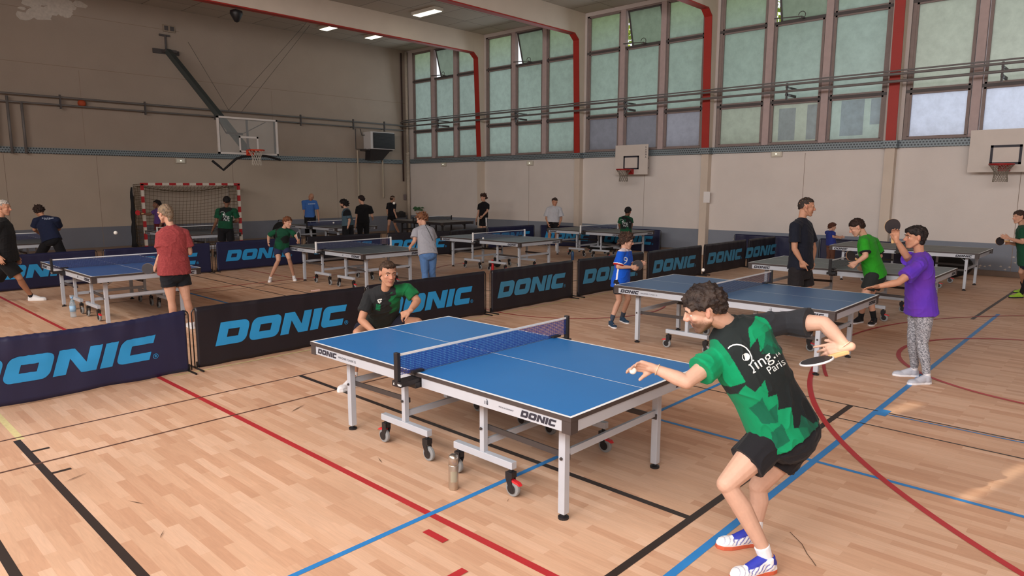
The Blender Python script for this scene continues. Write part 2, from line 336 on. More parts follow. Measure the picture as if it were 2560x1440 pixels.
# ------------------------------------------------------------------ portal frames
m_redp = mat('red_paint', (168, 44, 34), 0.55, noise_amt=0.1, noise_scale=3)
for i, y in enumerate(FRAMES_Y):
    b = MB(); t = 0.11
    b.box((XL, y-t, 6.93), (W-0.552, y+t, HC))                                                     # beam
    sec = [(W, 0), (W-0.2, 0), (W-0.2, 2.95), (W-0.34, 6.75), (W-0.55, 6.93), (W-0.55, HC), (W, HC)]
    b.prism([(x, y-t, z) for x, z in sec], (0, 2*t, 0))
    b.mi = 1
    sec2 = [(W-0.19, 2.98), (W-0.215, 2.98), (W-0.355, 6.735), (W-0.56, 6.905), (XL, 6.905), (XL, 6.94), (W-0.545, 6.94), (W-0.33, 6.76)]
    b.prism([(x, y-t-0.004, z) for x, z in sec2], (0, 2*t+0.008, 0))
    o = b.build('trim_%d' % (i+1), [m_cream, m_redp]); struct(o)

# ------------------------------------------------------------------ windows
m_mull = mat('mullion_concrete', (186, 168, 166), 0.85, noise_amt=0.16, noise_scale=6, bump=0.3)
m_frame = mat('window_frame', (140, 126, 122), 0.7, noise_amt=0.15)
m_rail = mat('dark_rail', (80, 76, 76), 0.6)
def pane_mat():
    m = bpy.data.materials.new('frosted_glass'); m.use_nodes = True; N, K = nodes(m); N.remove(N['Principled BSDF'])
    out = N['Material Output']; a = N.new('ShaderNodeAttribute'); a.attribute_name = 'Col'
    tc = N.new('ShaderNodeTexCoord'); nz = N.new('ShaderNodeTexNoise'); nz.inputs['Scale'].default_value = 5; nz.inputs['Detail'].default_value = 7; nz.inputs['Roughness'].default_value = 0.7
    K.new(tc.outputs['Object'], nz.inputs['Vector']); mr = N.new('ShaderNodeMapRange'); mr.inputs[1].default_value = 0.3; mr.inputs[2].default_value = 0.7; mr.inputs[3].default_value = 0.84; mr.inputs[4].default_value = 1.10
    K.new(nz.outputs['Fac'], mr.inputs[0]); hs_ = N.new('ShaderNodeHueSaturation'); K.new(a.outputs['Color'], hs_.inputs['Color']); K.new(mr.outputs[0], hs_.inputs['Value'])
    tr = N.new('ShaderNodeBsdfTranslucent'); K.new(hs_.outputs[0], tr.inputs['Color'])
    gl = N.new('ShaderNodeBsdfGlossy'); gl.inputs['Roughness'].default_value = 0.35; gl.inputs['Color'].default_value = (1, 1, 1, 1)
    mx = N.new('ShaderNodeMixShader'); mx.inputs[0].default_value = 0.05; K.new(tr.outputs[0], mx.inputs[1]); K.new(gl.outputs[0], mx.inputs[2]); K.new(mx.outputs[0], out.inputs['Surface']); return m
M_PANE = pane_mat()
def set_col(me, fn):
    at_ = me.color_attributes.new('Col', 'FLOAT_COLOR', 'POINT')
    buf = []
    for v in me.vertices: c = fn(v.co); buf += [c[0], c[1], c[2], 1.0]
    at_.data.foreach_set('color', buf)
bays = [(19.42, 23.42), (14.67, 19.0), (9.97, 14.25), (5.09, 9.55), (0.32, 4.67), (-4.38, -0.1), (-8.8, -4.8)]
rows = [ZW0, 4.27, 6.33, ZW1]
GREEN = lin((144, 158, 124)); TEAL = lin((148, 162, 152)); SAGE = lin((154, 158, 142)); GREY = lin((116, 112, 118)); LAV = lin((178, 180, 196)); WHI = lin((186, 190, 206))
def pane_tone(bay, r, c, f):         # tints per pane: the daylight and greenery outside put into the glass colour
    if r == 2: k = f; base = [TEAL[i]*(1-k)+GREEN[i]*k for i in range(3)] if bay < 4 else [SAGE[i] for i in range(3)]
    elif r == 1: base = list(TEAL) if bay < 4 else list(SAGE)
    else:
        base = {2: GREY, 4: WHI, 5: WHI, 6: WHI}.get(bay, TEAL)
        if bay == 2 and c == 0: base = lin((142, 138, 146))
        if bay == 3 and c == 2: base = SAGE
        if bay == 3 and c == 1: base = SAGE
    k = {0: 0.80, 1: 0.92, 2: 1.0, 3: 1.04, 4: 1.15, 5: 1.2, 6: 1.2}[bay]
    return [v*k for v in base]
for bi, (y0, y1) in enumerate(bays):
    root = struct(empty('window_%d' % (bi+1), (W, (y0+y1)/2, ZW0)))
    mw = 0.26; cw = (y1-y0-2*mw-0.16)/3
    yy = [y0+0.08, y0+0.08+cw, y0+0.08+cw+mw, y0+0.08+2*cw+mw, y0+0.08+2*cw+2*mw, y1-0.08]
    off = Vector((-W, -(y0+y1)/2, -ZW0)); T = Matrix.Translation(off)
    b = MB()
    for a, c in ((yy[1], yy[2]), (yy[3], yy[4])): b.box((W-0.02, a+0.04, ZW0), (W+0.16, c-0.04, ZW1), T)
    b.build('mullion', m_mull, root, bevel=0.01)['label'] = 'two grey concrete mullions'
    b = MB()
    b.box((W+0.02, y0, ZW0), (W+0.12, yy[0], ZW1), T); b.box((W+0.02, yy[5], ZW0), (W+0.12, y1, ZW1), T)
    b.box((W+0.0, y0, ZW0-0.02), (W+0.14, y1, ZW0+0.06), T); b.box((W+0.02, y0, ZW1-0.05), (W+0.12, y1, ZW1), T)
    for ci in range(3):
        a, c = yy[2*ci], yy[2*ci+1]
        for ri in range(3):
            z0, z1 = rows[ri]+0.045, rows[ri+1]-0.045
            if ci == 1 and ri == 2: continue
            for q in (((a-0.02, z0-0.03), (a+0.045, z1+0.03)), ((c-0.045, z0-0.03), (c+0.02, z1+0.03)), ((a, z0-0.03), (c, z0+0.03)), ((a, z1-0.03), (c, z1+0.03))):
                b.box((W+0.03, q[0][0], q[0][1]), (W+0.1, q[1][0], q[1][1]), T)
    b.mi = 1
    for z in rows[1:3]: b.box((W+0.01, y0, z-0.035), (W+0.07, y1, z+0.035), T)
    b.build('window_frame', [m_frame, m_rail], root)
    b = MB(); cols = []
    for ci in range(3):
        a, c = yy[2*ci]+0.04, yy[2*ci+1]-0.04
        for ri in range(3):
            if ci == 1 and ri == 2: continue
            z0, z1 = rows[ri]+0.05, rows[ri+1]-0.05; ns = 6
            for k in range(ns):
                za, zb = z0+(z1-z0)*k/ns, z0+(z1-z0)*(k+1)/ns
                f = b.poly([T @ Vector((W+0.07, a, za)), T @ Vector((W+0.07, c, za)), T @ Vector((W+0.07, c, zb)), T @ Vector((W+0.07, a, zb))])
                for v, kk in zip(f.verts, (k, k, k+1, k+1)): cols.append(pane_tone(bi, ri, ci, kk/ns))
    if bi == 3:            # loose sheets of white film behind the lower panes
        for (a, c, z0, z1, ci) in ((7.3, 7.75, 3.25, 4.1, 1), (6.75, 7.0, 3.25, 4.15, 1), (5.6, 6.15, 3.3, 4.18, 2), (5.0+.2, 5.45, 3.55, 4.18, 2)):
            f = b.poly([T @ Vector((W+0.066, a, z0)), T @ Vector((W+0.066, c, z0)), T @ Vector((W+0.066, c, z1)), T @ Vector((W+0.066, a, z1))])
            for v in f.verts: cols.append([v_*1.35 for v_ in LAV])
    o = b.build('glass', M_PANE, root, recalc=False)
    ca = o.data.color_attributes.new('Col', 'FLOAT_COLOR', 'POINT'); ca.data.foreach_set('color', [x for c_ in cols for x in (*c_, 1.0)])
    # top-hung fanlight in the middle, its foot pushed outwards
    a, c = yy[2]+0.0, yy[3]-0.0; hgt = rows[3]-rows[2]-0.08
    fr = empty('fanlight', (0, 0, 0)); fr.parent = root; fr.location = (0.06, (a+c)/2-(y0+y1)/2, rows[3]-0.05-ZW0); fr.rotation_euler = (0, -0.27, 0)
    hw = (c-a)/2; b = MB()
    for q in (((-hw, -hgt), (-hw+0.05, 0)), ((hw-0.05, -hgt), (hw, 0)), ((-hw, -hgt), (hw, -hgt+0.05)), ((-hw, -0.05), (hw, 0))): b.box((-0.02, q[0][0], q[0][1]), (0.02, q[1][0], q[1][1]))
    b.build('sash_frame', m_rail, fr)
    b = MB(); b.poly([(0, -hw+0.04, -hgt+0.04), (0, hw-0.04, -hgt+0.04), (0, hw-0.04, -0.04), (0, -hw+0.04, -0.04)])
    o = b.build('sash_glass', M_PANE, fr, recalc=False); set_col(o.data, lambda v: [x*0.72 for x in pane_tone(bi, 2, 1, 0.4)])
    b = MB(); zc = rows[2]-ZW0+0.03; yc = (a+c)/2-(y0+y1)/2
    b.bar((-0.12, yc-0.1, zc), (0.1, yc-0.1, zc+0.0), 0.05, 0.05); b.bar((-0.1, yc-0.1, zc+0.03), (-0.14, yc+0.62, zc+0.07), 0.025, 0.025)
    b.tube([(-0.12, yc-0.1+0.09*math.cos(t), zc+0.06+0.09*math.sin(t)) for t in [k*0.5 for k in range(12)]], 0.01, 6)
    b.build('fanlight_opener', m_rail, root)

# ------------------------------------------------------------------ cable tray, pipes
def tray_mat():
    m = bpy.data.materials.new('galvanised_tray'); m.use_nodes = True; N, K = nodes(m); b = N['Principled BSDF']
    tc = N.new('ShaderNodeTexCoord'); sp = N.new('ShaderNodeSeparateXYZ'); K.new(tc.outputs['Object'], sp.inputs[0])
    ad = N.new('ShaderNodeMath'); ad.operation = 'ADD'; K.new(sp.outputs['X'], ad.inputs[0]); K.new(sp.outputs['Y'], ad.inputs[1])
    cb = N.new('ShaderNodeCombineXYZ'); K.new(ad.outputs[0], cb.inputs[0]); K.new(sp.outputs['Z'], cb.inputs[1])
    br = N.new('ShaderNodeTexBrick'); br.offset = 0.5; br.inputs['Scale'].default_value = 1; br.inputs['Brick Width'].default_value = 0.07; br.inputs['Row Height'].default_value = 0.062; br.inputs['Mortar Size'].default_value = 0.016
    br.inputs['Color1'].default_value = (*lin((58, 66, 72)), 1); br.inputs['Color2'].default_value = (*lin((64, 72, 78)), 1); br.inputs['Mortar'].default_value = (*lin((132, 146, 152)), 1)
    K.new(cb.outputs[0], br.inputs['Vector']); K.new(br.outputs['Color'], b.inputs['Base Color']); b.inputs['Roughness'].default_value = 0.5; b.inputs['Metallic'].default_value = 0.15; return m
TR = tray_mat()
m_galv = mat('galvanised_steel', (104, 116, 122), 0.45, 0.3)
b = MB(); b.box((W-0.07, YB+0.01, 2.95), (W-0.003, L-0.2, 3.13)); b.mi = 1
for y in FRAMES_Y[:5]: b.mi = 0; b.box((W-0.27, y-0.16, 2.94), (W-0.003, y+0.16, 3.12))
tag(b.build('cable_tray', [TR, m_galv]), 'perforated grey metal cable tray running under the frosted windows', 'cable tray')
b = MB(); b.box((XL+0.01, L-0.07, 2.93), (W-0.36, L-0.003, 3.1))
tag(b.build('cable_tray', [TR]), 'long grey metal cable tray across the back wall above the goal', 'cable tray')
m_pipe = mat('grey_pipe_paint', (112, 108, 106), 0.5, noise_amt=0.1)
def pipe_run(name, label, runs, brackets, m=m_pipe, stand=None):
    root = tag(empty(name, runs[0][0]), label, 'pipe'); T = Matrix.Translation(-Vector(runs[0][0]))
    b = MB()
    for r in runs: b.tube([T @ Vector(p) for p in r[:-1]], r[-1], 10)
    b.build('pipe', m, root, smooth=True)
    for grp_ in brackets:
        b = MB()
        for lo, hi in grp_: b.box(lo, hi, T)
        b.build('bracket', m_rail, root)
    return root
xw = W-0.62
br_ = []
for y in (21.1, 16.9, 12.3, 7.3, 2.7): br_ += [[((xw-0.05, y-0.02, 4.34), (W-0.025, y+0.02, 4.40)), ((xw-0.05, y-0.02, 4.54), (W-0.025, y+0.02, 4.58)), ((xw-0.02, y-0.02, 4.24), (xw+0.03, y+0.02, 4.66))]]
pipe_run('heating_pipes', 'three grey heating pipes running along the window wall across the glass', [
    [(xw, YB, 4.62), (xw, L-0.3, 4.62), 0.03], [(xw+0.05, YB, 4.70), (xw+0.05, L-0.3, 4.70), 0.02], [(xw, YB, 4.46), (xw, L-0.3, 4.45), 0.033]], br_)
yb = L-0.22
br_ = []
for x in (5.9, 8.2, 10.4, 13.6, 15.9, 17.4): br_ += [[((x-0.02, yb-0.04, 4.22), (x+0.02, yb+0.03, 4.62)), ((x-0.02, yb, 4.3), (x+0.02, L-0.002, 4.34))]]
pipe_run('heating_pipes', 'grey heating pipes along the back wall with drops at the left', [
    [(3.4, yb, 4.55), (4.6, yb, 4.55), (18.4, yb, 4.52), 0.03], [(4.1, yb, 4.33), (5.0, yb, 4.33), (18.4, yb, 4.32), 0.026],
    [(4.95, yb, 4.33), (4.95, yb, 2.9), 0.035], [(4.62, yb, 4.48), (4.62, yb, 2.9), 0.035], [(4.35, yb, 4.33), (4.3, yb, 3.1), 0.03]], br_)
# corner downpipes
root = tag(empty('downpipe', (W-0.12, L-0.1, 0)), 'white painted downpipe in the corner of the two walls', 'pipe')
b = MB(); b.tube([(0, 0, 0), (0, 0, 3.4)], 0.075, 14); b.tube([(0, 0, 3.38), (0, 0, 7.55)], 0.06, 14); b.tube([(0, 0, 3.3), (0, 0, 3.42)], 0.085, 14); b.build('pipe', mat('chipped_white', (190, 178, 162), 0.6, noise_amt=0.25, noise_scale=12), root, smooth=True)
b = MB(); b.tube([(-0.22, 0.04, 2.2), (-0.22, 0.04, 7.5)], 0.035, 10); b.build('cable_duct', mat('dark_rust', (70, 52, 48), 0.8, noise_amt=0.3, noise_scale=12), root, smooth=True)
# ------------------------------------------------------------------ lettering
def _r(cx, cy, r, a0, a1, n=5): return [(cx+r*math.cos(math.radians(a0+(a1-a0)*i/n)), cy+r*math.sin(math.radians(a0+(a1-a0)*i/n))) for i in range(n+1)]
def glyph(ch):
    if ch == 'D': return 1.35, [[(0, 0)]+_r(1.05, .30, .30, -90, 0)+_r(1.05, .70, .30, 0, 90)+[(0, 1)], [(.42, .33), (.93, .33), (.93, .67), (.42, .67)]]
    if ch == 'O': return 1.42, [_r(.27, .27, .27, 180, 270)+_r(1.15, .27, .27, -90, 0)+_r(1.15, .73, .27, 0, 90)+_r(.27, .73, .27, 90, 180), [(.43, .34), (.97, .34), (.97, .66), (.43, .66)]]
    if ch == 'N': return 1.42, [[(0, 0), (.42, 0), (.42, .62), (.92, 0), (1.42, 0), (1.42, 1), (1.0, 1), (1.0, .40), (.5, 1), (0, 1)]]
    if ch == 'I': return .44, [[(0, 0), (.44, 0), (.44, 1), (0, 1)]]
    if ch == 'C': return 1.22, [_r(.25, .25, .25, 180, 270)+[(1.22, 0), (1.22, .32), (.43, .32), (.43, .68), (1.22, .68), (1.22, 1)]+_r(.25, .75, .25, 90, 180)]
def word_bm(h, slant=0.3, gap=0.12, cut=0.0, ring=True):
    b = bmesh.new(); x = 0
    for ch in 'DONIC':
        w, loops = glyph(ch); es = []
        for lp in loops:
            vs = [b.verts.new(((x+px+slant*py)*h, py*h, 0)) for px, py in lp]
            es += [b.edges.new((vs[i], vs[(i+1) % len(vs)])) for i in range(len(vs))]
        bmesh.ops.triangle_fill(b, use_beauty=True, edges=es)
        x += w+gap
    tot = (x-gap+slant)*h
    if ring:
        c = ((x+0.12)*h, 0.1*h); n = 20
        for r0, r1 in ((0.085, 0.105),):
            A = [b.verts.new((c[0]+r0*h*math.cos(6.2832*k/n), c[1]+r0*h*math.sin(6.2832*k/n), 0)) for k in range(n)]
            B = [b.verts.new((c[0]+r1*h*math.cos(6.2832*k/n), c[1]+r1*h*math.sin(6.2832*k/n), 0)) for k in range(n)]
            for k in range(n): b.faces.new((A[k], A[(k+1) % n], B[(k+1) % n], B[k]))
        for q in (((-.035, -.05), (-.015, -.05), (-.015, .05), (-.035, .05)), ((-.015, .03), (.03, .03), (.03, .05), (-.015, .05)), ((.015, 0), (.035, 0), (.035, .03), (.015, .03)), ((-.015, -.005), (.03, -.005), (.03, .012), (-.015, .012)), ((.0, -.005), (.02, -.05), (.042, -.05), (.022, -.005))):
            b.faces.new([b.verts.new((c[0]+px*h, c[1]+py*h, 0)) for px, py in q])
    if cut:
        for ax, mx in ((0, tot+0.1), (1, h)):
            k = cut
            while k < mx:
                nrm = (1, 0, 0) if ax == 0 else (0, 1, 0); co = (k, 0, 0) if ax == 0 else (0, k, 0)
                bmesh.ops.bisect_plane(b, geom=b.verts[:]+b.edges[:]+b.faces[:], plane_co=co, plane_no=nrm); k += cut
    return b, tot
def text_bm(s, size, align='LEFT'):
    cu = bpy.data.curves.new('t', 'FONT'); cu.body = s; cu.size = size; cu.align_x = align; cu.resolution_u = 3
    o = bpy.data.objects.new('t', cu); COL.objects.link(o); bpy.context.view_layer.update()
    me = bpy.data.meshes.new_from_object(o.evaluated_get(bpy.context.evaluated_depsgraph_get()))
    b = bmesh.new(); b.from_mesh(me); bpy.data.objects.remove(o); bpy.data.curves.remove(cu); bpy.data.meshes.remove(me); return b
def place_bm(b, name, M, m, parent):
    for v in b.verts: v.co = M @ v.co
    me = bpy.data.meshes.new(name); b.to_mesh(me); b.free(); me.materials.append(m)
    o = bpy.data.objects.new(name, me); COL.objects.link(o); o.parent = parent; return o
def frame_M(o, ux, uy):                 # text plane: origin, right, up
    ux = Vector(ux).normalized(); uy = Vector(uy).normalized(); uz = ux.cross(uy); o = Vector(o)
    return Matrix(((ux.x, uy.x, uz.x, o.x), (ux.y, uy.y, uz.y, o.y), (ux.z, uy.z, uz.z, o.z), (0, 0, 0, 1)))

# ------------------------------------------------------------------ table tennis tables
m_white = mat('white_line_paint', (236, 240, 240), 0.5); m_edge = mat('dark_table_edge', (66, 58, 56), 0.5)
m_silver = mat('silver_enamel', (188, 194, 202), 0.4, 0.15, noise_amt=0.04); m_blackp = mat('black_plastic', (28, 27, 30), 0.45)
m_brace = mat('dark_brace', (62, 56, 54), 0.5); m_rubber = mat('grey_rubber', (140, 142, 142), 0.7); m_redplast = mat('red_plastic', (214, 46, 52), 0.35)
m_ink = mat('dark_print', (44, 44, 56), 0.6); m_tape = mat('net_tape', (226, 228, 228), 0.7); m_label = mat('white_print', (225, 225, 225), 0.6)
m_darksteel = mat('dark_steel', (44, 42, 44), 0.5)
def net_mat(name, rgb, cell=0.0128, lw=0.30):
    m = bpy.data.materials.new(name); m.use_nodes = True; N, K = nodes(m); b = N['Principled BSDF']
    b.inputs['Base Color'].default_value = (*lin(rgb), 1); b.inputs['Roughness'].default_value = 0.8
    tc = N.new('ShaderNodeTexCoord'); sp = N.new('ShaderNodeSeparateXYZ'); K.new(tc.outputs['Object'], sp.inputs[0]); outs = []
    for ax in ('X', 'Z'):
        d = N.new('ShaderNodeMath'); d.operation = 'DIVIDE'; d.inputs[1].default_value = cell; K.new(sp.outputs[ax], d.inputs[0])
        f = N.new('ShaderNodeMath'); f.operation = 'FRACT'; K.new(d.outputs[0], f.inputs[0])
        l_ = N.new('ShaderNodeMath'); l_.operation = 'LESS_THAN'; l_.inputs[1].default_value = lw if ax == 'X' else lw*1.2; K.new(f.outputs[0], l_.inputs[0]); outs.append(l_)
    mx = N.new('ShaderNodeMath'); mx.operation = 'MAXIMUM'; K.new(outs[0].outputs[0], mx.inputs[0]); K.new(outs[1].outputs[0], mx.inputs[1]); K.new(mx.outputs[0], b.inputs['Alpha'])
    return m
m_net = net_mat('blue_net', (26, 58, 150)); m_netg = net_mat('navy_net', (44, 52, 96)); m_netk = net_mat('dark_net', (36, 36, 42))
TOPC = {'blue': (34, 112, 180), 'dusk': (46, 92, 140), 'slate': (66, 82, 92), 'green': (62, 74, 70), 'dark': (84, 80, 78), 'navy': (48, 88, 148)}  # greyed blues carry window glare put into the colour of the top
def top_mat(k): return mat('table_top_'+k, TOPC[k], 0.42, noise_amt=0.05, noise_scale=3)
def caster(parent, x, y, brake, flip):
    c = empty('caster', (x, y, 0)); c.parent = parent; s = -1 if flip else 1
    MB().lathe([(0.018, 0.0), (0.052, 0.002), (0.056, 0.008), (0.056, 0.024), (0.052, 0.03), (0.018, 0.032)], (-0.016, s*0.02, 0.056), 28, (1, 0, 0)).build('wheel', m_rubber, c, smooth=False)
    b = MB(); b.lathe([(0.001, 0), (0.034, 0.0), (0.03, 0.006), (0.001, 0.006)], (-0.022, s*0.02, 0.056), 20, (1, 0, 0)); b.lathe([(0.001, 0), (0.034, 0.0), (0.03, 0.006), (0.001, 0.006)], (0.017, s*0.02, 0.056), 20, (1, 0, 0))
    for sx in (-0.023, 0.019): b.prism([(sx, s*0.035, 0.04), (sx, s*0.005, 0.04), (sx, s*-0.03, 0.12), (sx, s*-0.03, 0.165), (sx, s*0.02, 0.165), (sx, s*0.02, 0.13)], (0.005, 0, 0))
    b.box((-0.024, -0.03, 0.13), (0.024, 0.022, 0.168)); b.lathe([(0.012, 0.165), (0.012, 0.195)], (0, 0, 0), 10)
    b.build('fork', m_blackp, c)
    if brake:
        b = MB(); b.prism([(-0.018, s*0.0, 0.118), (-0.018, s*0.075, 0.108), (-0.018, s*0.092, 0.088), (-0.018, s*0.07, 0.094), (-0.018, s*0.0, 0.104)], (0.036, 0, 0)); b.build('brake_pedal', m_redplast, c, bevel=0.004)
def table(x, y, top, label, rz=0.0, netm=None, post='black', detail=2, legs='silver', group='table tennis tables of the hall'):
    R_ = tag(empty('table_tennis_table', (x, y, 0), rz), label, 'table tennis table', group)
    tm = top_mat(top); nm = netm or m_net; lm = m_silver if legs == 'silver' else m_darksteel
    for s in (-1, 1):
        b = MB(); ya, yb_ = sorted((s*0.004, s*1.37)); b.box((-0.7625, ya, 0.733), (0.7625, yb_, 0.76))
        for f in b.b.faces: f.material_index = 1 if abs(f.calc_center_median().z-0.76) > 1e-4 else 0
        z = 0.7604; b.mi = 2
        def strip(x0, y0, x1, y1, zz): b.poly([(x0, y0, zz), (x1, y0, zz), (x1, y1, zz), (x0, y1, zz)])
        strip(-0.7625, ya, -0.7425, yb_, z); strip(0.7425, ya, 0.7625, yb_, z)
        e = (1.35, 1.37) if s > 0 else (-1.37, -1.35); strip(-0.7425, e[0], 0.7425, e[1], z); strip(-0.003, ya, 0.003, yb_, z+0.0002)
        o = b.build('table_top', [tm, m_edge, m_white], R_, recalc=False)
        b = MB()
        for sx in (-1, 1):
            xa, xb = sorted((sx*0.735, sx*0.752)); y0, y1 = sorted((s*0.06, s*1.31)); b.box((xa, y0, 0.662), (xb, y1, 0.733))
        y0, y1 = sorted((s*1.343, s*1.36)); b.box((-0.69, y0, 0.662), (0.69, y1, 0.733)); b.mi = 1
        for sx in (-1, 1):
            xa, xb = sorted((sx*0.69, sx*0.757)); y0, y1 = sorted((s*1.30, s*1.365)); b.box((xa, y0, 0.655), (xb, y1, 0.735))
        b.build('apron', [lm if legs == 'silver' else m_darksteel, m_edge], R_)
        for sx in (-1, 1):
            b = MB(); b.box((sx*0.53-0.025, s*1.14-0.025, 0.035), (sx*0.53+0.025, s*1.14+0.025, 0.70)); lg = b.build('leg', lm, R_, bevel=0.003)
            MB().lathe([(0.022, 0.006), (0.024, 0.0), (0.034, 0.0), (0.034, 0.014), (0.016, 0.02), (0.016, 0.035)], (sx*0.53, s*1.14, 0), 16).build('foot', m_blackp, lg)
            b = MB(); b.box((sx*0.52-0.02, s*0.43-0.02, 0.24), (sx*0.52+0.02, s*0.43+0.02, 0.72)); b.build('upright', lm, R_, bevel=0.002)
            b = MB(); b.box((sx*0.52-0.024, s*0.43-0.285, 0.19), (sx*0.52+0.024, s*0.43+0.285, 0.24)); br = b.build('base_bar', lm, R_, bevel=0.003)
            b = MB(); b.bar((sx*0.52-sx*0.03, s*0.41, 0.405), (sx*0.53-sx*0.03, s*1.16, 0.395), 0.012, 0.038)
            b.ball((sx*0.52-0.03, s*0.43, 0.405), 0.012, 1); b.ball((sx*0.53-0.03, s*1.14, 0.395), 0.012, 1); b.build('brace', m_brace, R_)
            b = MB(); b.bar((sx*0.53, s*1.12, 0.58), (sx*0.53, s*0.97, 0.70), 0.016, 0.008); b.bar((sx*0.51, s*1.14, 0.58), (sx*0.34, s*1.14, 0.70), 0.016, 0.008); b.build('strut', lm, R_)
            if detail > 0:
                caster(R_, sx*0.52, s*0.43+0.255*s, True, s < 0); caster(R_, sx*0.52, s*0.43-0.255*s, False, s > 0)
        b = MB(); b.bar((-0.53, s*1.14, 0.42), (0.53, s*1.14, 0.42), 0.02, 0.045); b.build('cross_bar', lm, R_)
        b = MB(); b.bar((-0.52, s*0.43, 0.30), (0.52, s*0.43, 0.30), 0.02, 0.045); b.build('cross_bar', lm, R_)
    # net set
    b = MB(); b.poly([(-0.9, 0, 0.763), (0.9, 0, 0.763), (0.9, 0, 0.9), (-0.9, 0, 0.9)]); b.build('net', nm, R_, recalc=False)
    b = MB(); b.box((-0.9, -0.003, 0.898), (0.9, 0.003, 0.914)); b.build('net_tape', m_tape, R_)
    pm = m_tape if post == 'white' else m_blackp
    for s in (-1, 1):
        b = MB(); b.box((s*0.912-0.014, -0.02, 0.70), (s*0.912+0.014, 0.02, 0.925)); b.build('net_post', pm, R_, bevel=0.003)
        b = MB(); xa, xb = sorted((s*0.72, s*0.925)); b.box((xa, -0.045, 0.69), (xb, 0.045, 0.728)); xa, xb = sorted((s*0.70, s*0.80)); b.box((xa, -0.05, 0.66), (xb, 0.05, 0.70)); b.box((xa, -0.03, 0.762), (xb, 0.03, 0.778))
        b.build('net_clamp', m_blackp, R_, bevel=0.003)
    # maker's word on the aprons
    for (o_, ux, h_) in (((-0.7535, -0.98, 0.675), (0, -1, 0), 0.042), ((-0.7535, 1.27, 0.675), (0, -1, 0), 0.042), ((0.40, -1.3615, 0.675), (1, 0, 0), 0.04), ((0.7535, 0.98, 0.675), (0, 1, 0), 0.042)):
        wb, _t = word_bm(h_, ring=False); place_bm(wb, 'lettering', frame_M(o_, ux, (0, 0, 1)), m_ink, R_)
    if detail > 1:
        place_bm(text_bm('WALDNER CLASSIC 25', 0.024), 'small_print', frame_M((-0.7535, 0.97, 0.686), (0, -1, 0), (0, 0, 1)), m_ink, R_)
        place_bm(text_bm('MADE IN GERMANY', 0.014), 'small_print', frame_M((-0.7535, -0.80, 0.690), (0, -1, 0), (0, 0, 1)), m_ink, R_)
        b = MB(); pts = [(-0.7537, -0.70-0.004*math.sin(k*0.6), 0.685+0.005*k) for k in range(8)]; b.tube(pts, 0.0022, 5)
        for k in range(3): b.tube([(-0.7537, -0.68-k*0.012, 0.684), (-0.7537, -0.68-k*0.012, 0.705)], 0.002, 5)
        b.build('emblem', m_ink, R_)
        wb, _t = word_bm(0.014, ring=False); place_bm(wb, 'lettering', frame_M((-0.9255, 0.03, 0.702), (0, -1, 0), (0, 0, 1)), m_label, R_)
    return R_
T1 = table(3.64, 3.62, 'blue', 'bright blue table tennis table in the foreground, between the serving and the crouching player')
T2 = table(8.05, 3.66, 'dusk', 'dusky blue table tennis table between the boy in blue and the woman in purple', netm=m_netg)
T3 = table(3.64, 12.17, 'navy', 'blue table tennis table at the left beside the player in the red shirt', netm=m_netg)
T4 = table(8.10, 12.08, 'slate', 'table with white net posts between the crouched boy and the player in jeans', netm=m_netg, post='white', detail=2)
T5 = table(12.08, 11.75, 'slate', 'unused grey-green table with a red bottle under it and white net posts', netm=m_netg, post='white', detail=1)
T6 = table(16.25, 11.75, 'green', 'grey table by the window wall between the man in white and the short-haired boy', netm=m_netg, post='white', detail=1)
T7 = table(11.81, 3.55, 'green', 'dark green table crossed by the man in black and the player in bright green', netm=m_netk, detail=1)
T8 = table(16.29, 3.74, 'green', 'dark green table nearest the window wall, behind the player in bright green', netm=m_netk, detail=1)
T9 = table(7.75, 19.45, 'slate', 'table in front of the striped goal, behind the second row of banners', netm=m_netk, post='white', detail=1)
T10 = table(3.45, 19.3, 'slate', 'table at the far left behind the banner, beside the bending player in navy', netm=m_netg, detail=1)
T11 = table(12.15, 19.36, 'slate', 'table near the back wall in front of the bald man in the blue shirt', netm=m_netg, detail=1)
T12 = table(16.32, 19.3, 'dark', 'grey table with dark legs in the far corner of the hall', netm=m_netk, detail=1, legs='dark')

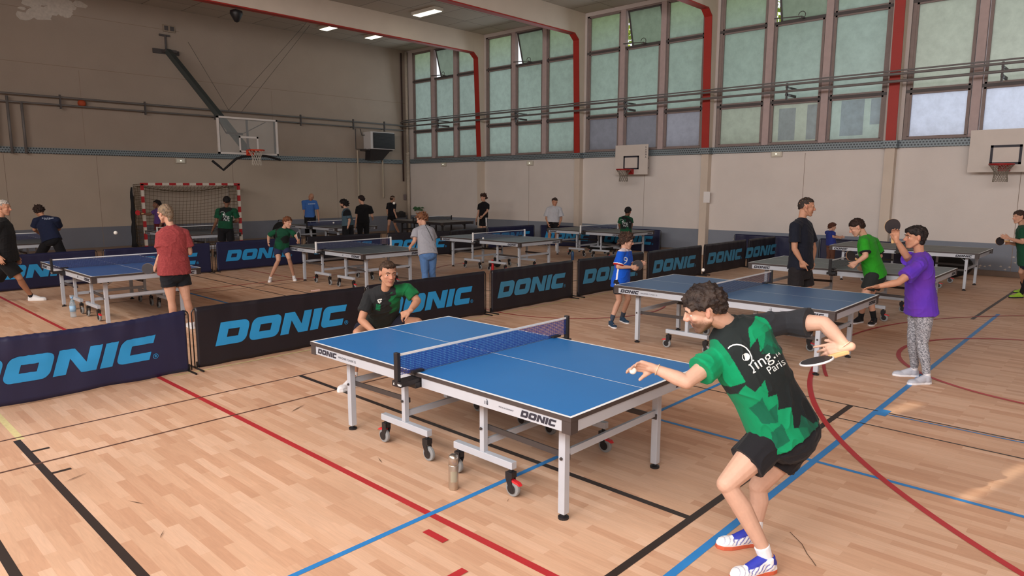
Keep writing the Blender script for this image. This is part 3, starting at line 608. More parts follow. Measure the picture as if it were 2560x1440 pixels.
# ------------------------------------------------------------------ banners
m_navy = mat('navy_cloth', (26, 30, 64), 0.42, spec=0.5, noise_amt=0.12, noise_scale=5, bump=0.15); m_black_cloth = mat('black_cloth', (22, 20, 30), 0.45, spec=0.5, noise_amt=0.15, noise_scale=5, bump=0.15)
m_letter = mat('light_blue_print', (36, 146, 206), 0.5); m_letter2 = mat('grey_blue_print', (60, 134, 170), 0.5); m_wire = mat('black_wire', (24, 22, 24), 0.4)
def banner(a, c, label, side=None, cloth=None, h=0.70, word=True, amp=0.013, seed=0.0, sag=0.0, letter=None, sides=(1,), group='sponsor banners around the courts', lift=0.0):
    a = Vector((*a, 0)); c = Vector((*c, 0)); d = (c-a); ln = d.length; u = d.normalized(); n = u.cross(UP) if side is None else side   # n points to the viewer's side
    R_ = tag(empty('court_barrier', a), label, 'banner', group)
    M = Matrix(((u.x, n.x, 0, 0), (u.y, n.y, 0, 0), (0, 0, 1, 0), (0, 0, 0, 1)))
    def wave(x, z):
        f = noise.noise(Vector((x*3.1+seed, z*1.2, seed)))*1.0+noise.noise(Vector((x*9+seed, z*2.2, 3+seed)))*0.45*(z/h)**1.5+0.35*noise.noise(Vector((x*2+z*5, z*4-x*3, seed+9)))
        e = min(1.0, x/0.15, (ln-x)/0.15); return amp*f*max(0.15, e)*(0.5+z/h*0.8)
    def topz(x): return h-sag*max(0.0, math.sin(math.pi*min(1, max(0, x/ln))))-(0.006*abs(math.sin(x*45+seed)) if sag else 0)+0.004*noise.noise(Vector((x*4, seed, 0)))
    b = MB(); nx = max(20, int(ln*46)); nz = 14; x0 = 0.045; x1 = ln-0.045; fr, bk = [], []
    for i in range(nx+1):
        x = x0+(x1-x0)*i/nx; tz = topz(x)
        zb = 0.02+lift+0.012*noise.noise(Vector((x*3, seed+4, 1)))
        fr.append([b.b.verts.new(M @ Vector((x, 0.016+wave(x, z), z))) for z in [zb+(tz-zb)*k/nz for k in range(nz+1)]])
        bk.append([b.b.verts.new(M @ Vector((x, -0.016+wave(x, z)*0.8, z))) for z in [zb+(tz-zb)*k/nz for k in range(nz+1)]])
    for i in range(nx):
        for k in range(nz):
            b._f([fr[i][k], fr[i+1][k], fr[i+1][k+1], fr[i][k+1]]); b._f([bk[i][k], bk[i][k+1], bk[i+1][k+1], bk[i+1][k]])
        b._f([fr[i][nz], fr[i+1][nz], bk[i+1][nz], bk[i][nz]]); b._f([fr[i][0], bk[i][0], bk[i+1][0], fr[i+1][0]])
    for i in (0, nx):
        for k in range(nz): b._f([fr[i][k], fr[i][k+1], bk[i][k+1], bk[i][k]])
    b.build('cloth', cloth or m_navy, R_, smooth=True)
    if word:
        for sd in sides:
            wb, tot = word_bm(0.262, cut=0.022 if a.y < 8 and a.x < 5 else 0.05); ox = (ln-tot)/2-0.05
            for v in wb.verts:
                x, z = v.co.x+ox, v.co.y+0.232
                if sd < 0: x2 = ln-x
                else: x2 = x
                y = (0.0205+wave(x2, z)) if sd > 0 else (-0.0205+wave(x2, z)*0.8); v.co = M @ Vector((x2, y, z*topz(x2)/h))
            me = bpy.data.meshes.new('lettering'); wb.to_mesh(me); wb.free(); me.materials.append(letter or m_letter)
            o = bpy.data.objects.new('lettering', me); COL.objects.link(o); o.parent = R_
    b = MB(); rr = 0.05; z1 = h-0.01
    pts = [(0.008, 0, 0.02), (0.008, 0, z1-rr)]+[(0.008+rr-rr*math.cos(t), 0, z1-rr+rr*math.sin(t)) for t in (0.5, 1.0, 1.5)]
    pts2 = [(ln-p[0], p[1], p[2]) for p in pts][::-1]
    mid = [(x, 0, topz(x)-0.012) for x in [ln*k/10 for k in range(1, 10)]]
    b.tube([M @ Vector(p) for p in pts+mid+pts2], 0.007, 8); b.build('wire_frame', m_wire, R_, smooth=True)
    for x in (0.03, ln-0.03):
        b = MB(); b.tube([M @ Vector(p) for p in ((x, -0.17, 0.012), (x, 0.17, 0.012))], 0.011, 8); b.tube([M @ Vector(p) for p in ((x, 0, 0.01), (x, 0, 0.09))], 0.009, 8); b.build('foot', m_wire, R_)
    return R_
Y1 = 7.62
banner((0.56, 7.56), (2.92, 7.57), 'creased navy banner cut by the left edge of the picture, its top edge sagging', cloth=m_navy, amp=0.022, seed=1.3, sag=0.045)
banner((2.96, 7.62), (5.27, 7.62), 'dark banner at the far end of the bright blue table, left of the crouching player', cloth=m_black_cloth, seed=2.2)
banner((5.05+0.2, 7.64), (7.52, 7.62), 'dark banner directly behind the crouching player in green and black', cloth=m_black_cloth, seed=3.1)
banner((7.60, 7.62), (9.74, 7.62), 'dark banner standing alone between two gaps, right of the crouching player', cloth=m_black_cloth, seed=4.4, letter=m_letter2)
banner((9.86, 7.62), (11.98, 7.55), 'dark banner whose word is half hidden by the boy in blue', cloth=m_black_cloth, seed=5.7, letter=m_letter2)
banner((12.06, 7.52), (14.25, 7.45), 'dark banner just right of the boy in blue, behind the dusky blue table', cloth=m_black_cloth, seed=6.1, letter=m_letter2)
banner((14.36, 7.46), (16.5, 7.42), 'dark banner behind the flying white ball at the right', cloth=m_black_cloth, seed=7.9, letter=m_letter2)
banner((16.56, 7.40), (18.1, 7.34), 'dark banner ending behind the man in the black V-neck shirt', cloth=m_black_cloth, seed=8.8, letter=m_letter2)
grp = 'sponsor banners around the courts'
banner((2.1, 15.95), (4.42, 16.0), 'navy banner at the left behind the grey-haired man in black', cloth=m_navy, seed=9.3)
banner((4.50, 16.0), (6.80, 16.02), 'navy banner mostly hidden by the player in the red shirt', cloth=m_navy, seed=10.1)
banner((6.88, 16.05), (9.2, 16.1), 'navy banner behind the crouched boy in green and black', cloth=m_navy, seed=11.6)
banner((9.28, 16.1), (11.55, 15.9), 'black banner behind the net of the table beside the player in jeans', cloth=m_black_cloth, seed=12.3)
banner((11.64, 15.8), (13.5, 15.14), 'black banner slanting away behind the player in jeans', cloth=m_black_cloth, seed=13.8)
banner((13.58, 15.28), (15.42, 15.6), 'black banner in front of the standing boy with the white-striped shorts', cloth=m_black_cloth, seed=14.3, word=False)
banner((15.52, 15.66), (17.6, 15.46), 'navy banner behind the left half of the grey table by the window wall', cloth=m_navy, seed=15.6)
banner((17.7, 15.3), (18.05, 13.1), 'navy banner behind the bare legs of the man in white', cloth=m_navy, seed=16.6)
banner((18.05, 13.05), (18.25, 10.9), 'navy banner reading in bright blue right of the boy with his back turned', cloth=m_navy, seed=17.1)
banner((18.2, 8.55), (18.25, 6.35), 'plain navy banner leaning near the window wall behind the black banners', cloth=m_navy, seed=18.1, word=False)
banner((18.22, 6.25), (18.28, 4.0), 'plain navy banner behind the small child', cloth=m_navy, seed=19.1, word=False)

# ------------------------------------------------------------------ goal
m_gred = mat('goal_red', (176, 34, 40), 0.5); m_gwht = mat('goal_white', (214, 206, 194), 0.5, noise_amt=0.1)
m_gnet = mat('net_cord', (96, 78, 56), 0.9); m_wnet = mat('white_cord', (190, 184, 172), 0.9); m_pad = mat('black_pad', (26, 26, 28), 0.8)
gy = 22.55; gxl = on_y(362, 560, gy).x; gxr = on_y(601, 560, gy).x; gh = on_y(359, 460, gy).z; gw = gxr-gxl
g = tag(empty('handball_goal', ((gxl+gxr)/2, gy, 0)), 'red and white striped handball goal with a brown net before the back wall', 'goal')
def striped(a, c, n, first, nm):
    a = Vector(a); c = Vector(c); b = MB()
    for i in range(n):
        b.mi = (i+first) % 2; b.bar(a+(c-a)*i/n, a+(c-a)*(i+1)/n, 0.075, 0.075, up=(0, 1, 0))
    return b.build(nm, [m_gred, m_gwht], g)
striped((-gw/2, 0, gh), (-gw/2, 0, 0), 11, 0, 'post'); striped((gw/2, 0, gh), (gw/2, 0, 0), 11, 0, 'post'); striped((-gw/2-0.037, 0, gh-0.0), (gw/2+0.037, 0, gh-0.0), 15, 0, 'crossbar')
b = MB()
for s in (-1, 1):
    b.tube([(s*gw/2, 0.03, gh-0.03), (s*gw/2, 0.75, gh-0.05), (s*gw/2, 1.0, 0.04), (s*gw/2, 0.0, 0.04)], 0.02, 8)
b.tube([(-gw/2, 1.0, 0.04), (gw/2, 1.0, 0.04)], 0.02, 8)
b.build('net_frame', mat('white_tube', (180, 174, 166), 0.5), g, smooth=True)
def netmesh(fn, nu, nv, r, nm, m, parent, diag=False):
    b = MB()
    for i in range(nu+1): b.tube([fn(i/nu, j/nv) for j in range(nv+1)], r, 4, cap=False)
    for j in range(nv+1): b.tube([fn(i/nu, j/nv) for i in range(nu+1)], r, 4, cap=False)
    return b.build(nm, m, parent, recalc=False)
def backnet(u, v):
    x = (-0.5+u)*gw; s = math.sin(math.pi*u)
    z = gh*(1-v)-0.05-0.22*s*(1-v)*math.sin(math.pi*min(1, v*1.6+0.1)); y = 0.72+0.25*v+0.12*s*math.sin(v*3.1); return Vector((x, min(y, 1.15), max(0.02, z)))
netmesh(backnet, 26, 18, 0.0045, 'net', m_gnet, g)
def topnet(u, v): return Vector(((-0.5+u)*gw, 0.03+0.70*v, gh-0.03-0.22*math.sin(math.pi*u)*v-0.06*math.sin(math.pi*v)))
netmesh(topnet, 26, 7, 0.0045, 'net', m_gnet, g)
for s in (-1, 1): netmesh(lambda u, v, s=s: Vector((s*gw/2, 0.03+(0.72+0.22*v)*u, gh*(1-v)-0.02*u)), 8, 18, 0.006, 'net', m_gnet, g)
b = MB(); pts = [(-gw/2-0.02, 0.82+0.10*k/12, gh-0.1-(gh-0.2)*k/12) for k in range(13)]; b.tube(pts, [0.03+0.03*abs(math.sin(k*0.9))+0.05*(k/12) for k in range(13)], 10); b.build('bunched_net', m_pad, g, smooth=True)

# ------------------------------------------------------------------ glass backboard hung from the back wall
m_wframe = mat('white_frame', (206, 202, 198), 0.5); m_rim = mat('orange_rim', (206, 64, 32), 0.45); m_redrim = mat('red_rim', (168, 34, 34), 0.45)
m_glass = mat('backboard_glass', (215, 222, 222), 0.05, alpha=0.12)
def hoop(parent, o, fwd, rim_m, bracket=True, net_m=None, droop=0.42):
    o = Vector(o); f = Vector(fwd); s = f.cross(UP); c = o+f*0.40
    b = MB(); b.tube([c+(f*math.cos(t)+s*math.sin(t))*0.225 for t in [6.2832*k/28 for k in range(28)]], 0.012, 8, closed=True)
    b.tube([c+(f*math.cos(t)+s*math.sin(t))*0.23-UP*0.02 for t in [6.2832*k/28 for k in range(28)]], 0.006, 6, closed=True); b.build('rim', rim_m, parent, smooth=True)
    b = MB(); w = 0.11; P = lambda a, q, z: o+s*a+f*q+UP*z
    b.prism([P(-w, 0, 0.01), P(-w*0.8, 0.2, 0.01), P(w*0.8, 0.2, 0.01), P(w, 0, 0.01)], (0, 0, -0.02))
    b.prism([P(-w, 0.0, 0.01), P(-w, 0.03, 0.01), P(-w, 0.03, -0.15), P(-w, 0.0, -0.15)], s*(2*w)); b.prism([P(-w, 0.03, 0), P(-w*0.8, 0.2, 0), P(-w, 0.03, -0.14)], s*0.01); b.prism([P(w, 0.03, 0), P(w*0.8, 0.2, 0), P(w, 0.03, -0.14)], s*-0.01)
    b.build('rim_bracket', rim_m, parent)
    b = MB(); n = 12
    rad = [0.222, 0.17, 0.125, 0.12, 0.13, 0.135]
    for k in range(n):
        for sg in (1, -1):
            pts = [c+(f*math.cos(a)+s*math.sin(a))*rad[j]-UP*(0.02+droop*j/5) for j in range(6) for a in [6.2832*(k+sg*j*0.5)/n]]
            b.tube(pts, 0.0055, 4, cap=False)
    b.build('hoop_net', net_m or m_wnet, parent, recalc=False)
YG = 19.55
def G_(px, py): return on_y(px, py, YG)
c0 = G_(621, 340); bw, bh = 1.82, 1.05; zc = (G_(543, 290).z+G_(698, 389).z)/2
gb = tag(empty('basketball_backboard', (c0.x, YG, zc)), 'clear glass basketball backboard with white frame and orange rim hung from the back wall', 'basketball hoop')
b = MB()
for q in (((-bw/2, -bh/2), (-bw/2+0.05, bh/2)), ((bw/2-0.05, -bh/2), (bw/2, bh/2)), ((-bw/2, -bh/2), (bw/2, -bh/2+0.05)), ((-bw/2, bh/2-0.05), (bw/2, bh/2))): b.box((q[0][0], -0.03, q[0][1]), (q[1][0], 0.03, q[1][1]))
b.build('board_frame', m_wframe, gb)
MB().box((-bw/2+0.04, -0.006, -bh/2+0.04), (bw/2-0.04, 0.006, bh/2-0.04)).build('glass_board', m_glass, gb)
b = MB()
for q in (((-0.295, -0.46), (-0.245, 0.0)), ((0.245, -0.46), (0.295, 0.0)), ((-0.295, -0.46), (0.295, -0.41)), ((-0.295, -0.05), (0.295, 0.0))): b.box((q[0][0], -0.012, q[0][1]), (q[1][0], -0.008, q[1][1]))
b.build('target_square', m_wframe, gb)
hoop(gb, (0, -0.03, -0.40), (0, -1, 0), m_rim)
b = MB(); b.bar((0, 0.06, -0.45), (0, 0.06, 0.5), 0.05, 0.05, up=(0, 1, 0)); b.bar((-0.85, 0.04, -0.5), (-0.85, 0.04, 0.5), 0.05, 0.05, up=(0, 1, 0)); b.bar((0.85, 0.04, -0.5), (0.85, 0.04, 0.5), 0.05, 0.05, up=(0, 1, 0)); b.build('rear_brace', m_rail, gb)
top = on_y(420, 128, L-0.35)-Vector((c0.x, YG, zc)); m_boom = mat('boom_paint', (64, 72, 72), 0.5)
b = MB(); b.bar((0.0, 0.1, -0.42), top, 0.16, 0.16); b.build('boom', m_boom, gb)
b = MB(); tw = L-0.02-YG; b.box((top.x-0.35, tw-0.06, top.z-0.05), (top.x+0.45, tw, top.z+0.09)); b.box((top.x-0.1, top.y-0.05, top.z-0.03), (top.x+0.25, tw, top.z+0.05)); b.tube([(top.x+0.05, tw-0.05, top.z+0.55), (top.x+0.05, tw-0.05, top.z)], 0.03, 8); b.box((top.x-0.12, tw-0.05, top.z+0.5), (top.x+0.2, tw, top.z+0.56)); b.build('wall_bracket', m_rail, gb)
b = MB()
b.bar((-0.5, 0.35, 0.1), (0.0, 0.35, 0.08), 0.05, 0.06); b.tube([(-0.5, 0.35, 0.1), (-0.8, 0.1, 0.4)], 0.02, 6); b.tube([(0, 0.3, 0.1), (0.6, 0.1, 0.45)], 0.014, 6); b.build('tilt_linkage', m_brace, gb)
b = MB(); 

o0 = Vector((c0.x, YG, zc))
for (ax_, ay_), (bx_, by_) in (((572, 275), (765, 58)), ((602, 282), (775, 62)), ((470, 105), (572, 276))):
    q0 = on_y(ax_, ay_, YG+0.1)-o0; q1 = (on_z(bx_, by_, HC) if by_ < 100 else on_y(bx_, by_, YG+0.1))-o0
    if by_ > 100: q0 = on_y(ax_, ay_, L-0.3)-o0
    b.tube([q0, q1], 0.006, 5)
b.build('guy_wire', m_rail, gb)
pd = [G_(530, 402), G_(545, 414), G_(558, 425), G_(575, 410), G_(590, 397), G_(605, 392), G_(625, 390), G_(650, 389), G_(665, 390), G_(680, 394), G_(700, 400)]
b = MB(); b.tube([Vector((p.x-c0.x, -0.02, p.z-zc)) for p in pd], 0.035, 8); b.build('edge_padding', m_pad, gb)
def wallboard(pxs, label, bwid, name='practice_backboard'):
    X = W-0.42; p0 = on_x(*pxs[0], X); p1 = on_x(*pxs[1], X); yc = (p0.y+p1.y)/2; hw = abs(p0.y-p1.y)/2; z0, z1 = p1.z, p0.z; zc = (z0+z1)/2; hh = (z1-z0)/2
    R_ = tag(empty(name, (X, yc, zc)), label, 'basketball hoop', 'white practice backboards on the window wall')
    MB().box((-0.0, -hw, -hh), (0.03, hw, hh)).build('board', mat('board_white', (214, 206, 198), 0.6, noise_amt=0.06, noise_scale=4), R_)
    b = MB(); q = 0.285
    for a in (((-q, -0.30), (-q+0.05, 0.12)), ((q-0.05, -0.30), (q, 0.12)), ((-q, -0.30), (q, -0.25)), ((-q, 0.07), (q, 0.12))): b.box((-0.004, a[0][0], a[0][1]), (-0.001, a[1][0], a[1][1]))
    b.build('target_square', m_ink, R_)
    hoop(R_, (0, 0, -0.30), (-1, 0, 0), m_redrim, net_m=mat('grey_cord', (130, 122, 110), 0.9), droop=0.36)
    b = MB()
    for sy in (-0.35, 0.35):
        for sz in (-0.25, 0.05): b.bar((0.03, sy, sz), (0.415, sy, sz), 0.05, 0.05)
    b.build('wall_arm', m_rail, R_)
    return R_
wb1 = wallboard(((1539, 364), (1618, 436)), 'white practice backboard with red rim under the third frosted window', 0)
tb = None
for k, chh in enumerate('GAMMA'):
    o = place_bm(text_bm(chh, 0.085), 'lettering', frame_M((-0.003, -0.50, 0.34-k*0.075), (0, -1, 0), (0, 0, 1)), m_ink, wb1)
wallboard(((2428, 326), (2608, 429)), 'white practice backboard with red rim at the right edge of the picture', 0)

# ------------------------------------------------------------------ small fittings
m_cream_plastic = mat('cream_plastic', (206, 200, 186), 0.5); m_glow = mat('lamp_glow', (255, 255, 255), 0.5, emis=(255, 250, 224), estr=2.6)
def exit_light(p, nrm, label):
    o = Vector(p); s = nrm.cross(UP); R_ = tag(empty('emergency_light', o), label, 'emergency light', 'emergency lights below the cable tray')
    def bx(m, a, c, nm, dz0, dz1, d0, d1):
        b = MB(); b.prism([s*a+UP*dz0+nrm*d0, s*c+UP*dz0+nrm*d0, s*c+UP*dz1+nrm*d0, s*a+UP*dz1+nrm*d0], nrm*(d1-d0)); b.build(nm, m, R_, bevel=0.006)
    bx(m_cream_plastic, -0.15, 0.15, 'housing', -0.08, 0.08, 0, 0.06); bx(mat('lens_plastic', (224, 222, 206), 0.3), -0.12, 0.12, 'lens', -0.055, 0.055, 0.06, 0.075)
    b = MB(); b.ball(nrm*0.08, 0.016, 1); b.build('pilot_lamp', m_glow, R_)
for q in (-0.07, 0.07): pass
exit_light(on_y(450, 402, L)-Vector((0, 0.0, 0)), Vector((0, -1, 0)), 'emergency light on the back wall left of the glass backboard')
exit_light(on_x(1111, 411, W), Vector((-1, 0, 0)), 'emergency light under the window nearest the corner')
exit_light(on_x(1327, 408, W), Vector((-1, 0, 0)), 'emergency light under the second frosted window')
exit_light(on_x(1943, 385, W), Vector((-1, 0, 0)), 'emergency light under the fourth window, the nearest on the wall')
m_fix = mat('fixture_white', (222, 218, 208), 0.5)
def ceiling_lamp(x, y, label, glow=True):
    R_ = tag(empty('ceiling_lamp', (x, y, HC)), label, 'ceiling light', 'rectangular ceiling lamps')
    b = MB(); b.box((-0.19, -0.58, -0.10), (0.19, 0.58, 0)); b.build('housing', m_fix, R_, bevel=0.01)
    MB().box((-0.15, -0.54, -0.112), (0.15, 0.54, -0.101)).build('diffuser', m_glow, R_)
_q = on_z(1068, 34, HC-0.11); ceiling_lamp(_q.x, _q.y, 'lit rectangular ceiling lamp between the two nearest beams')
_q = on_z(829, 70, HC-0.11); ceiling_lamp(_q.x, _q.y, 'lit ceiling lamp near the back wall, the left one of two')
_q = on_z(942, 92, HC-0.11); ceiling_lamp(_q.x, _q.y, 'lit ceiling lamp near the back wall, the one closer to the windows')
# unit heater
x0 = on_y(924, 340, L-0.75).x; x1 = on_y(986, 340, L-0.75).x; z1 = on_y(950, 330, L-0.75).z; z0 = on_y(950, 373, L-0.75).z
R_ = tag(empty('unit_heater', ((x0+x1)/2, L-0.75, z0)), 'white unit heater with black grille mounted near the corner of the back wall', 'heater')
hw = (x1-x0)/2; hh = z1-z0
MB().box((-hw+0.05, 0, 0), (hw, 0.5, hh)).build('casing', mat('heater_white', (206, 204, 204), 0.5), R_, bevel=0.01)
b = MB(); b.box((-hw+0.16, -0.02, 0.03), (hw, 0.0, hh-0.03))
for k in range(12): b.bar((-hw+0.2, -0.03, 0.06+k*(hh-0.1)/12), (hw-0.04, -0.03, 0.06+k*(hh-0.1)/12), 0.02, 0.012)
b.build('grille', m_blackp, R_)
b = MB(); b.prism([(-hw+0.1, 0.1, 0), (hw-0.1, 0.1, 0), (0.2, 0.3, -0.42), (-0.4, 0.3, -0.42)], (0, 0.35, 0)); b.build('duct', m_darksteel, R_)
for q_ in (-hw+0.05, hw-0.05): b = MB(); b.bar((q_, 0.1, -0.03), (q_, 0.73, -0.03), 0.05, 0.05); b.build('wall_bracket', m_rail, R_)
b = MB(); b.tube([(-hw-0.15, 0.65, -0.05), (-hw-0.15, 0.65, -1.95)], 0.035, 8); b.build('pipe', mat('pipe_cream', (188, 176, 156), 0.6), R_)
b = MB(); b.tube([(hw-0.15, 0.65, -0.4), (hw-0.15, 0.65, -1.95)], 0.035, 8); b.build('pipe', mat('pipe_cream', (0, 0, 0)), R_)
b = MB(); b.tube([(-hw-0.25, 0.6, 0.8), (-hw-0.25, 0.6, -0.0), (-hw+0.1, 0.3, 0.0)], 0.02, 8); b.tube([(-hw-0.02, 0.6, 0.8), (-hw-0.02, 0.5, 0.55), (-hw+0.15, 0.3, 0.55)], 0.02, 8); b.build('feed_pipe', m_rail, R_)
# speaker under the first beam
p = on_y(591, 40, 19.2); R_ = tag(empty('hanging_speaker', (p.x, 19.2, p.z)), 'black cone shaped speaker hanging below the far beam', 'speaker')
MB().lathe([(0.02, -0.17), (0.06, -0.15), (0.17, 0.05), (0.165, 0.13), (0.09, 0.16)], (0, 0, 0), 20).build('speaker_body', m_blackp, R_, smooth=True)
b = MB(); b.tube([(0, 0, 0.15), (0, 0, 0.45)], 0.015, 6); b.box((-0.22, -0.05, 0.34), (0.3, 0.05, 0.48)); b.build('mount', m_brace, R_)
# ball on the pipes, paper on the pilaster, sockets
p = on_y(205, 262, L-0.16); tag(MB().ball((0, 0, 0), 0.11, 3).build('ball', mat('orange_ball', (176, 74, 38), 0.7), None, smooth=True), 'orange ball stuck on the heating pipes of the back wall', 'ball').location = (p.x, L-0.15, 4.43)
p = on_x(1767, 493, W-0.2); tag(MB().box((W-0.212, p.y-0.10, p.z-0.16), (W-0.2, p.y+0.10, p.z+0.16)).build('notice_sheet', mat('paper_white', (238, 236, 234), 0.6)), 'white sheet of paper on the pilaster behind the boy in blue', 'notice')
p = on_y(421, 72, L); b = MB(); b.box((p.x-0.18, L-0.06, p.z-0.11), (p.x+0.18, L, p.z+0.11)); b.mi = 1
for k in (-0.09, 0.09): b.box((p.x+k-0.06, L-0.065, p.z-0.07), (p.x+k+0.06, L-0.06, p.z+0.07))
tag(b.build('vent_grille', [mat('vent_tan', (150, 136, 120), 0.8), m_rail]), 'small rusty vent high on the back wall above the boom bracket', 'vent')
p = on_y(1014, 493, L); tag(MB().box((p.x-0.12, L-0.08, p.z-0.12), (p.x-0.02, L-0.002, p.z+0.12)).build('switch_box', mat('box_grey', (120, 108, 110), 0.6), bevel=0.01), 'grey switch box on the back wall beside the corner downpipe', 'switch box')
p = on_y(1012, 536, L-0.15); b = MB(); b.box((-0.18, -0.12, -0.12), (0.2, 0.12, 0.1)); b.ball((0.05, 0, 0.1), (0.12, 0.1, 0.06), 2)
o = tag(b.build('equipment_bag', m_darksteel, bevel=0.03), 'dark bag on a ledge at the foot of the corner downpipe', 'bag'); o.location = (p.x-0.25, L-0.17, p.z); 
b = MB(); b.box((-0.02, 0.0, 0.0), (0.02, 0.12, p.z-0.1)); 
b = MB(); b.box((p.x-0.45, L-0.3, 0), (p.x-0.04, L-0.04, p.z-0.12)); tag(b.build('ledge_box', mat('ledge_grey', (96, 100, 108), 0.8)), 'grey box ledge in the corner under the dark bag', 'box')
p = on_x(1043, 523, W-0.2); b = MB()
rs = random.Random(4)
for k in range(18): b.ball((rs.uniform(-0.1, 0.05), rs.uniform(-0.32, 0.32), rs.uniform(-0.06, 0.08)), (0.05, rs.uniform(.05, .1), rs.uniform(.02, .04)), 1)
o = tag(b.build('green_cloth', mat('green_cloth', (66, 112, 72), 0.8)), 'crumpled green cloth hanging beside the corner downpipe', 'cloth'); o.location = (W-0.1, p.y, p.z)

# ------------------------------------------------------------------ bottles, balls, things on the floor
m_steel = mat('brushed_steel', (196, 188, 176), 0.28, 0.9); m_pet = mat('clear_plastic', (190, 214, 226), 0.15, alpha=0.35); m_petl = mat('label_blue', (150, 190, 222), 0.5)
p = on_z(1134, 1222); R_ = tag(empty('thermos_flask', (p.x, p.y, 0)), 'brushed steel thermos flask standing on the floor beside the blue table', 'flask')
MB().lathe([(0.030, 0), (0.0335, 0.006), (0.0335, 0.172), (0.031, 0.176)], (0, 0, 0), 32).build('flask_body', m_steel, R_, smooth=True)
MB().lathe([(0.030, 0.176), (0.033, 0.178), (0.033, 0.215), (0.030, 0.235), (0.018, 0.246), (0.001, 0.248)], (0, 0, 0), 32).build('flask_cup', m_steel, R_, smooth=True)
b = MB(); n = 10; b.mi = 0
for k in range(n): 
    a0, a1 = -2.9+k*0.14, -2.9+(k+1)*0.14; b.poly([(0.0339*math.cos(a0), 0.0339*math.sin(a0), 0.06), (0.0339*math.cos(a1), 0.0339*math.sin(a1), 0.06), (0.0339*math.cos(a1), 0.0339*math.sin(a1), 0.135), (0.0339*math.cos(a0), 0.0339*math.sin(a0), 0.135)])
b.build('flask_label', mat('flask_print', (168, 162, 140), 0.5, 0.3), R_)
def bottle(px, py, prof, m, cap_m, label, caph=0.02, lab=None, name='water_bottle'):
    p = on_z(px, py); R_ = tag(empty(name, (p.x, p.y, 0)), label, 'bottle'); MB().lathe(prof, (0, 0, 0), 20).build('bottle_body', m, R_, smooth=True)
    r, z = prof[-1]; MB().lathe([(r+0.004, z-0.005), (r+0.004, z+caph), (0.002, z+caph+0.002)], (0, 0, 0), 16).build('bottle_cap', cap_m, R_, smooth=True)
    if lab: MB().lathe([(lab[0], lab[1]), (lab[0], lab[2])], (0, 0, 0), 20).build('bottle_label', m_petl, R_, smooth=True)
bottle(184, 793, [(0.035, 0), (0.042, 0.01), (0.042, 0.05), (0.039, 0.055), (0.042, 0.06), (0.042, 0.2), (0.03, 0.25), (0.014, 0.28), (0.014, 0.30)], m_pet, mat('cap_blue', (120, 170, 214), 0.4), 'clear plastic water bottle with blue label under the left blue table', lab=(0.0428, 0.09, 0.18))
bottle(1231, 676, [(0.036, 0), (0.04, 0.01), (0.04, 0.2), (0.03, 0.23), (0.02, 0.24)], mat('red_metal', (196, 40, 48), 0.35), m_redplast, 'red drinking bottle standing under the unused grey-green table')
bottle(1431, 650, [(0.036, 0), (0.04, 0.01), (0.04, 0.2), (0.03, 0.23), (0.02, 0.24)], mat('teal_metal', (50, 92, 140), 0.35), mat('cap_green', (50, 110, 80), 0.4), 'blue bottle with green cap standing under the grey table by the window wall')
m_ball = mat('ball_white', (240, 238, 230), 0.5)
def pball(P_, label, r=0.02):
    o = MB().ball((0, 0, 0), r, 3).build('table_tennis_ball', m_ball, None, smooth=True); o.location = P_; tag(o, label, 'ball', None); return o
pball(at(289, 582, 13.2), 'white ball in flight before the grey wall base, left of the goal', 0.035)
pball(at(985, 508, 20.5), 'white ball in flight in front of the player with the headband', 0.04)
pball(at(1758, 675, 10.2), 'white ball in flight right of the boy in blue', 0.026)
pball(on_y(834, 557, 19.2), 'white ball above the net of the table before the bald man', 0.03)
p = on_z(1208, 596, 0.78); o = pball((p.x, p.y, 0.782), 'white ball lying on the unused grey-green table by its net', 0.025)
p = on_z(789, 726, 0.012); tag(MB().box((-0.09, -0.012, -0.012), (0.09, 0.012, 0.012)).build('chalk_stick', mat('pink_white', (236, 200, 190), 0.6), bevel=0.004), 'small pink stick lying on the floor before the crouched boy', 'stick').location = (p.x, p.y, 0.013)
# bags
def lump(name, label, c, dims, m, cat='bag', seed=1):
    rs = random.Random(seed); b = MB(); b.ball((0, 0, dims[2]*0.5), (dims[0]*0.5, dims[1]*0.5, dims[2]*0.5), 3)
    for k in range(5): b.ball((rs.uniform(-.3, .3)*dims[0], rs.uniform(-.3, .3)*dims[1], dims[2]*rs.uniform(.25, .7)), (dims[0]*.28, dims[1]*.28, dims[2]*.28), 2)
    for v in b.b.verts:
        if v.co.z < 0.01: v.co.z = 0.005
    b.tube([(-dims[0]*.2, 0, dims[2]*.9), (-dims[0]*.1, 0, dims[2]*1.08), (dims[0]*.1, 0, dims[2]*1.08), (dims[0]*.2, 0, dims[2]*.9)], 0.012, 6)
    o = b.build(name, m, None, smooth=True); o.location = c; return tag(o, label, cat)
p = on_z(2400, 690); lump('sports_bag', 'black sports bag on the floor behind the dark green table nearest the windows', (17.9, p.y+0.15, 0), (0.5, 0.9, 0.55), m_pad, seed=2)
lump('sports_bag', 'black sports bag on the floor before the navy banner by the window wall', (17.6, 12.6, 0), (0.45, 1.1, 0.28), m_pad, seed=3)
p = on_z(1243, 668); lump('sports_bag', 'small dark bag beside the red bottle under the unused table', (p.x, p.y, 0), (0.2, 0.2, 0.22), m_pad, seed=5)
p = on_y(745, 566, 21.4); lump('sports_bag', 'dark bag on the floor left of the bald man by the back wall', (p.x, 22.6, 0), (0.6, 0.5, 0.75), m_pad, seed=6)
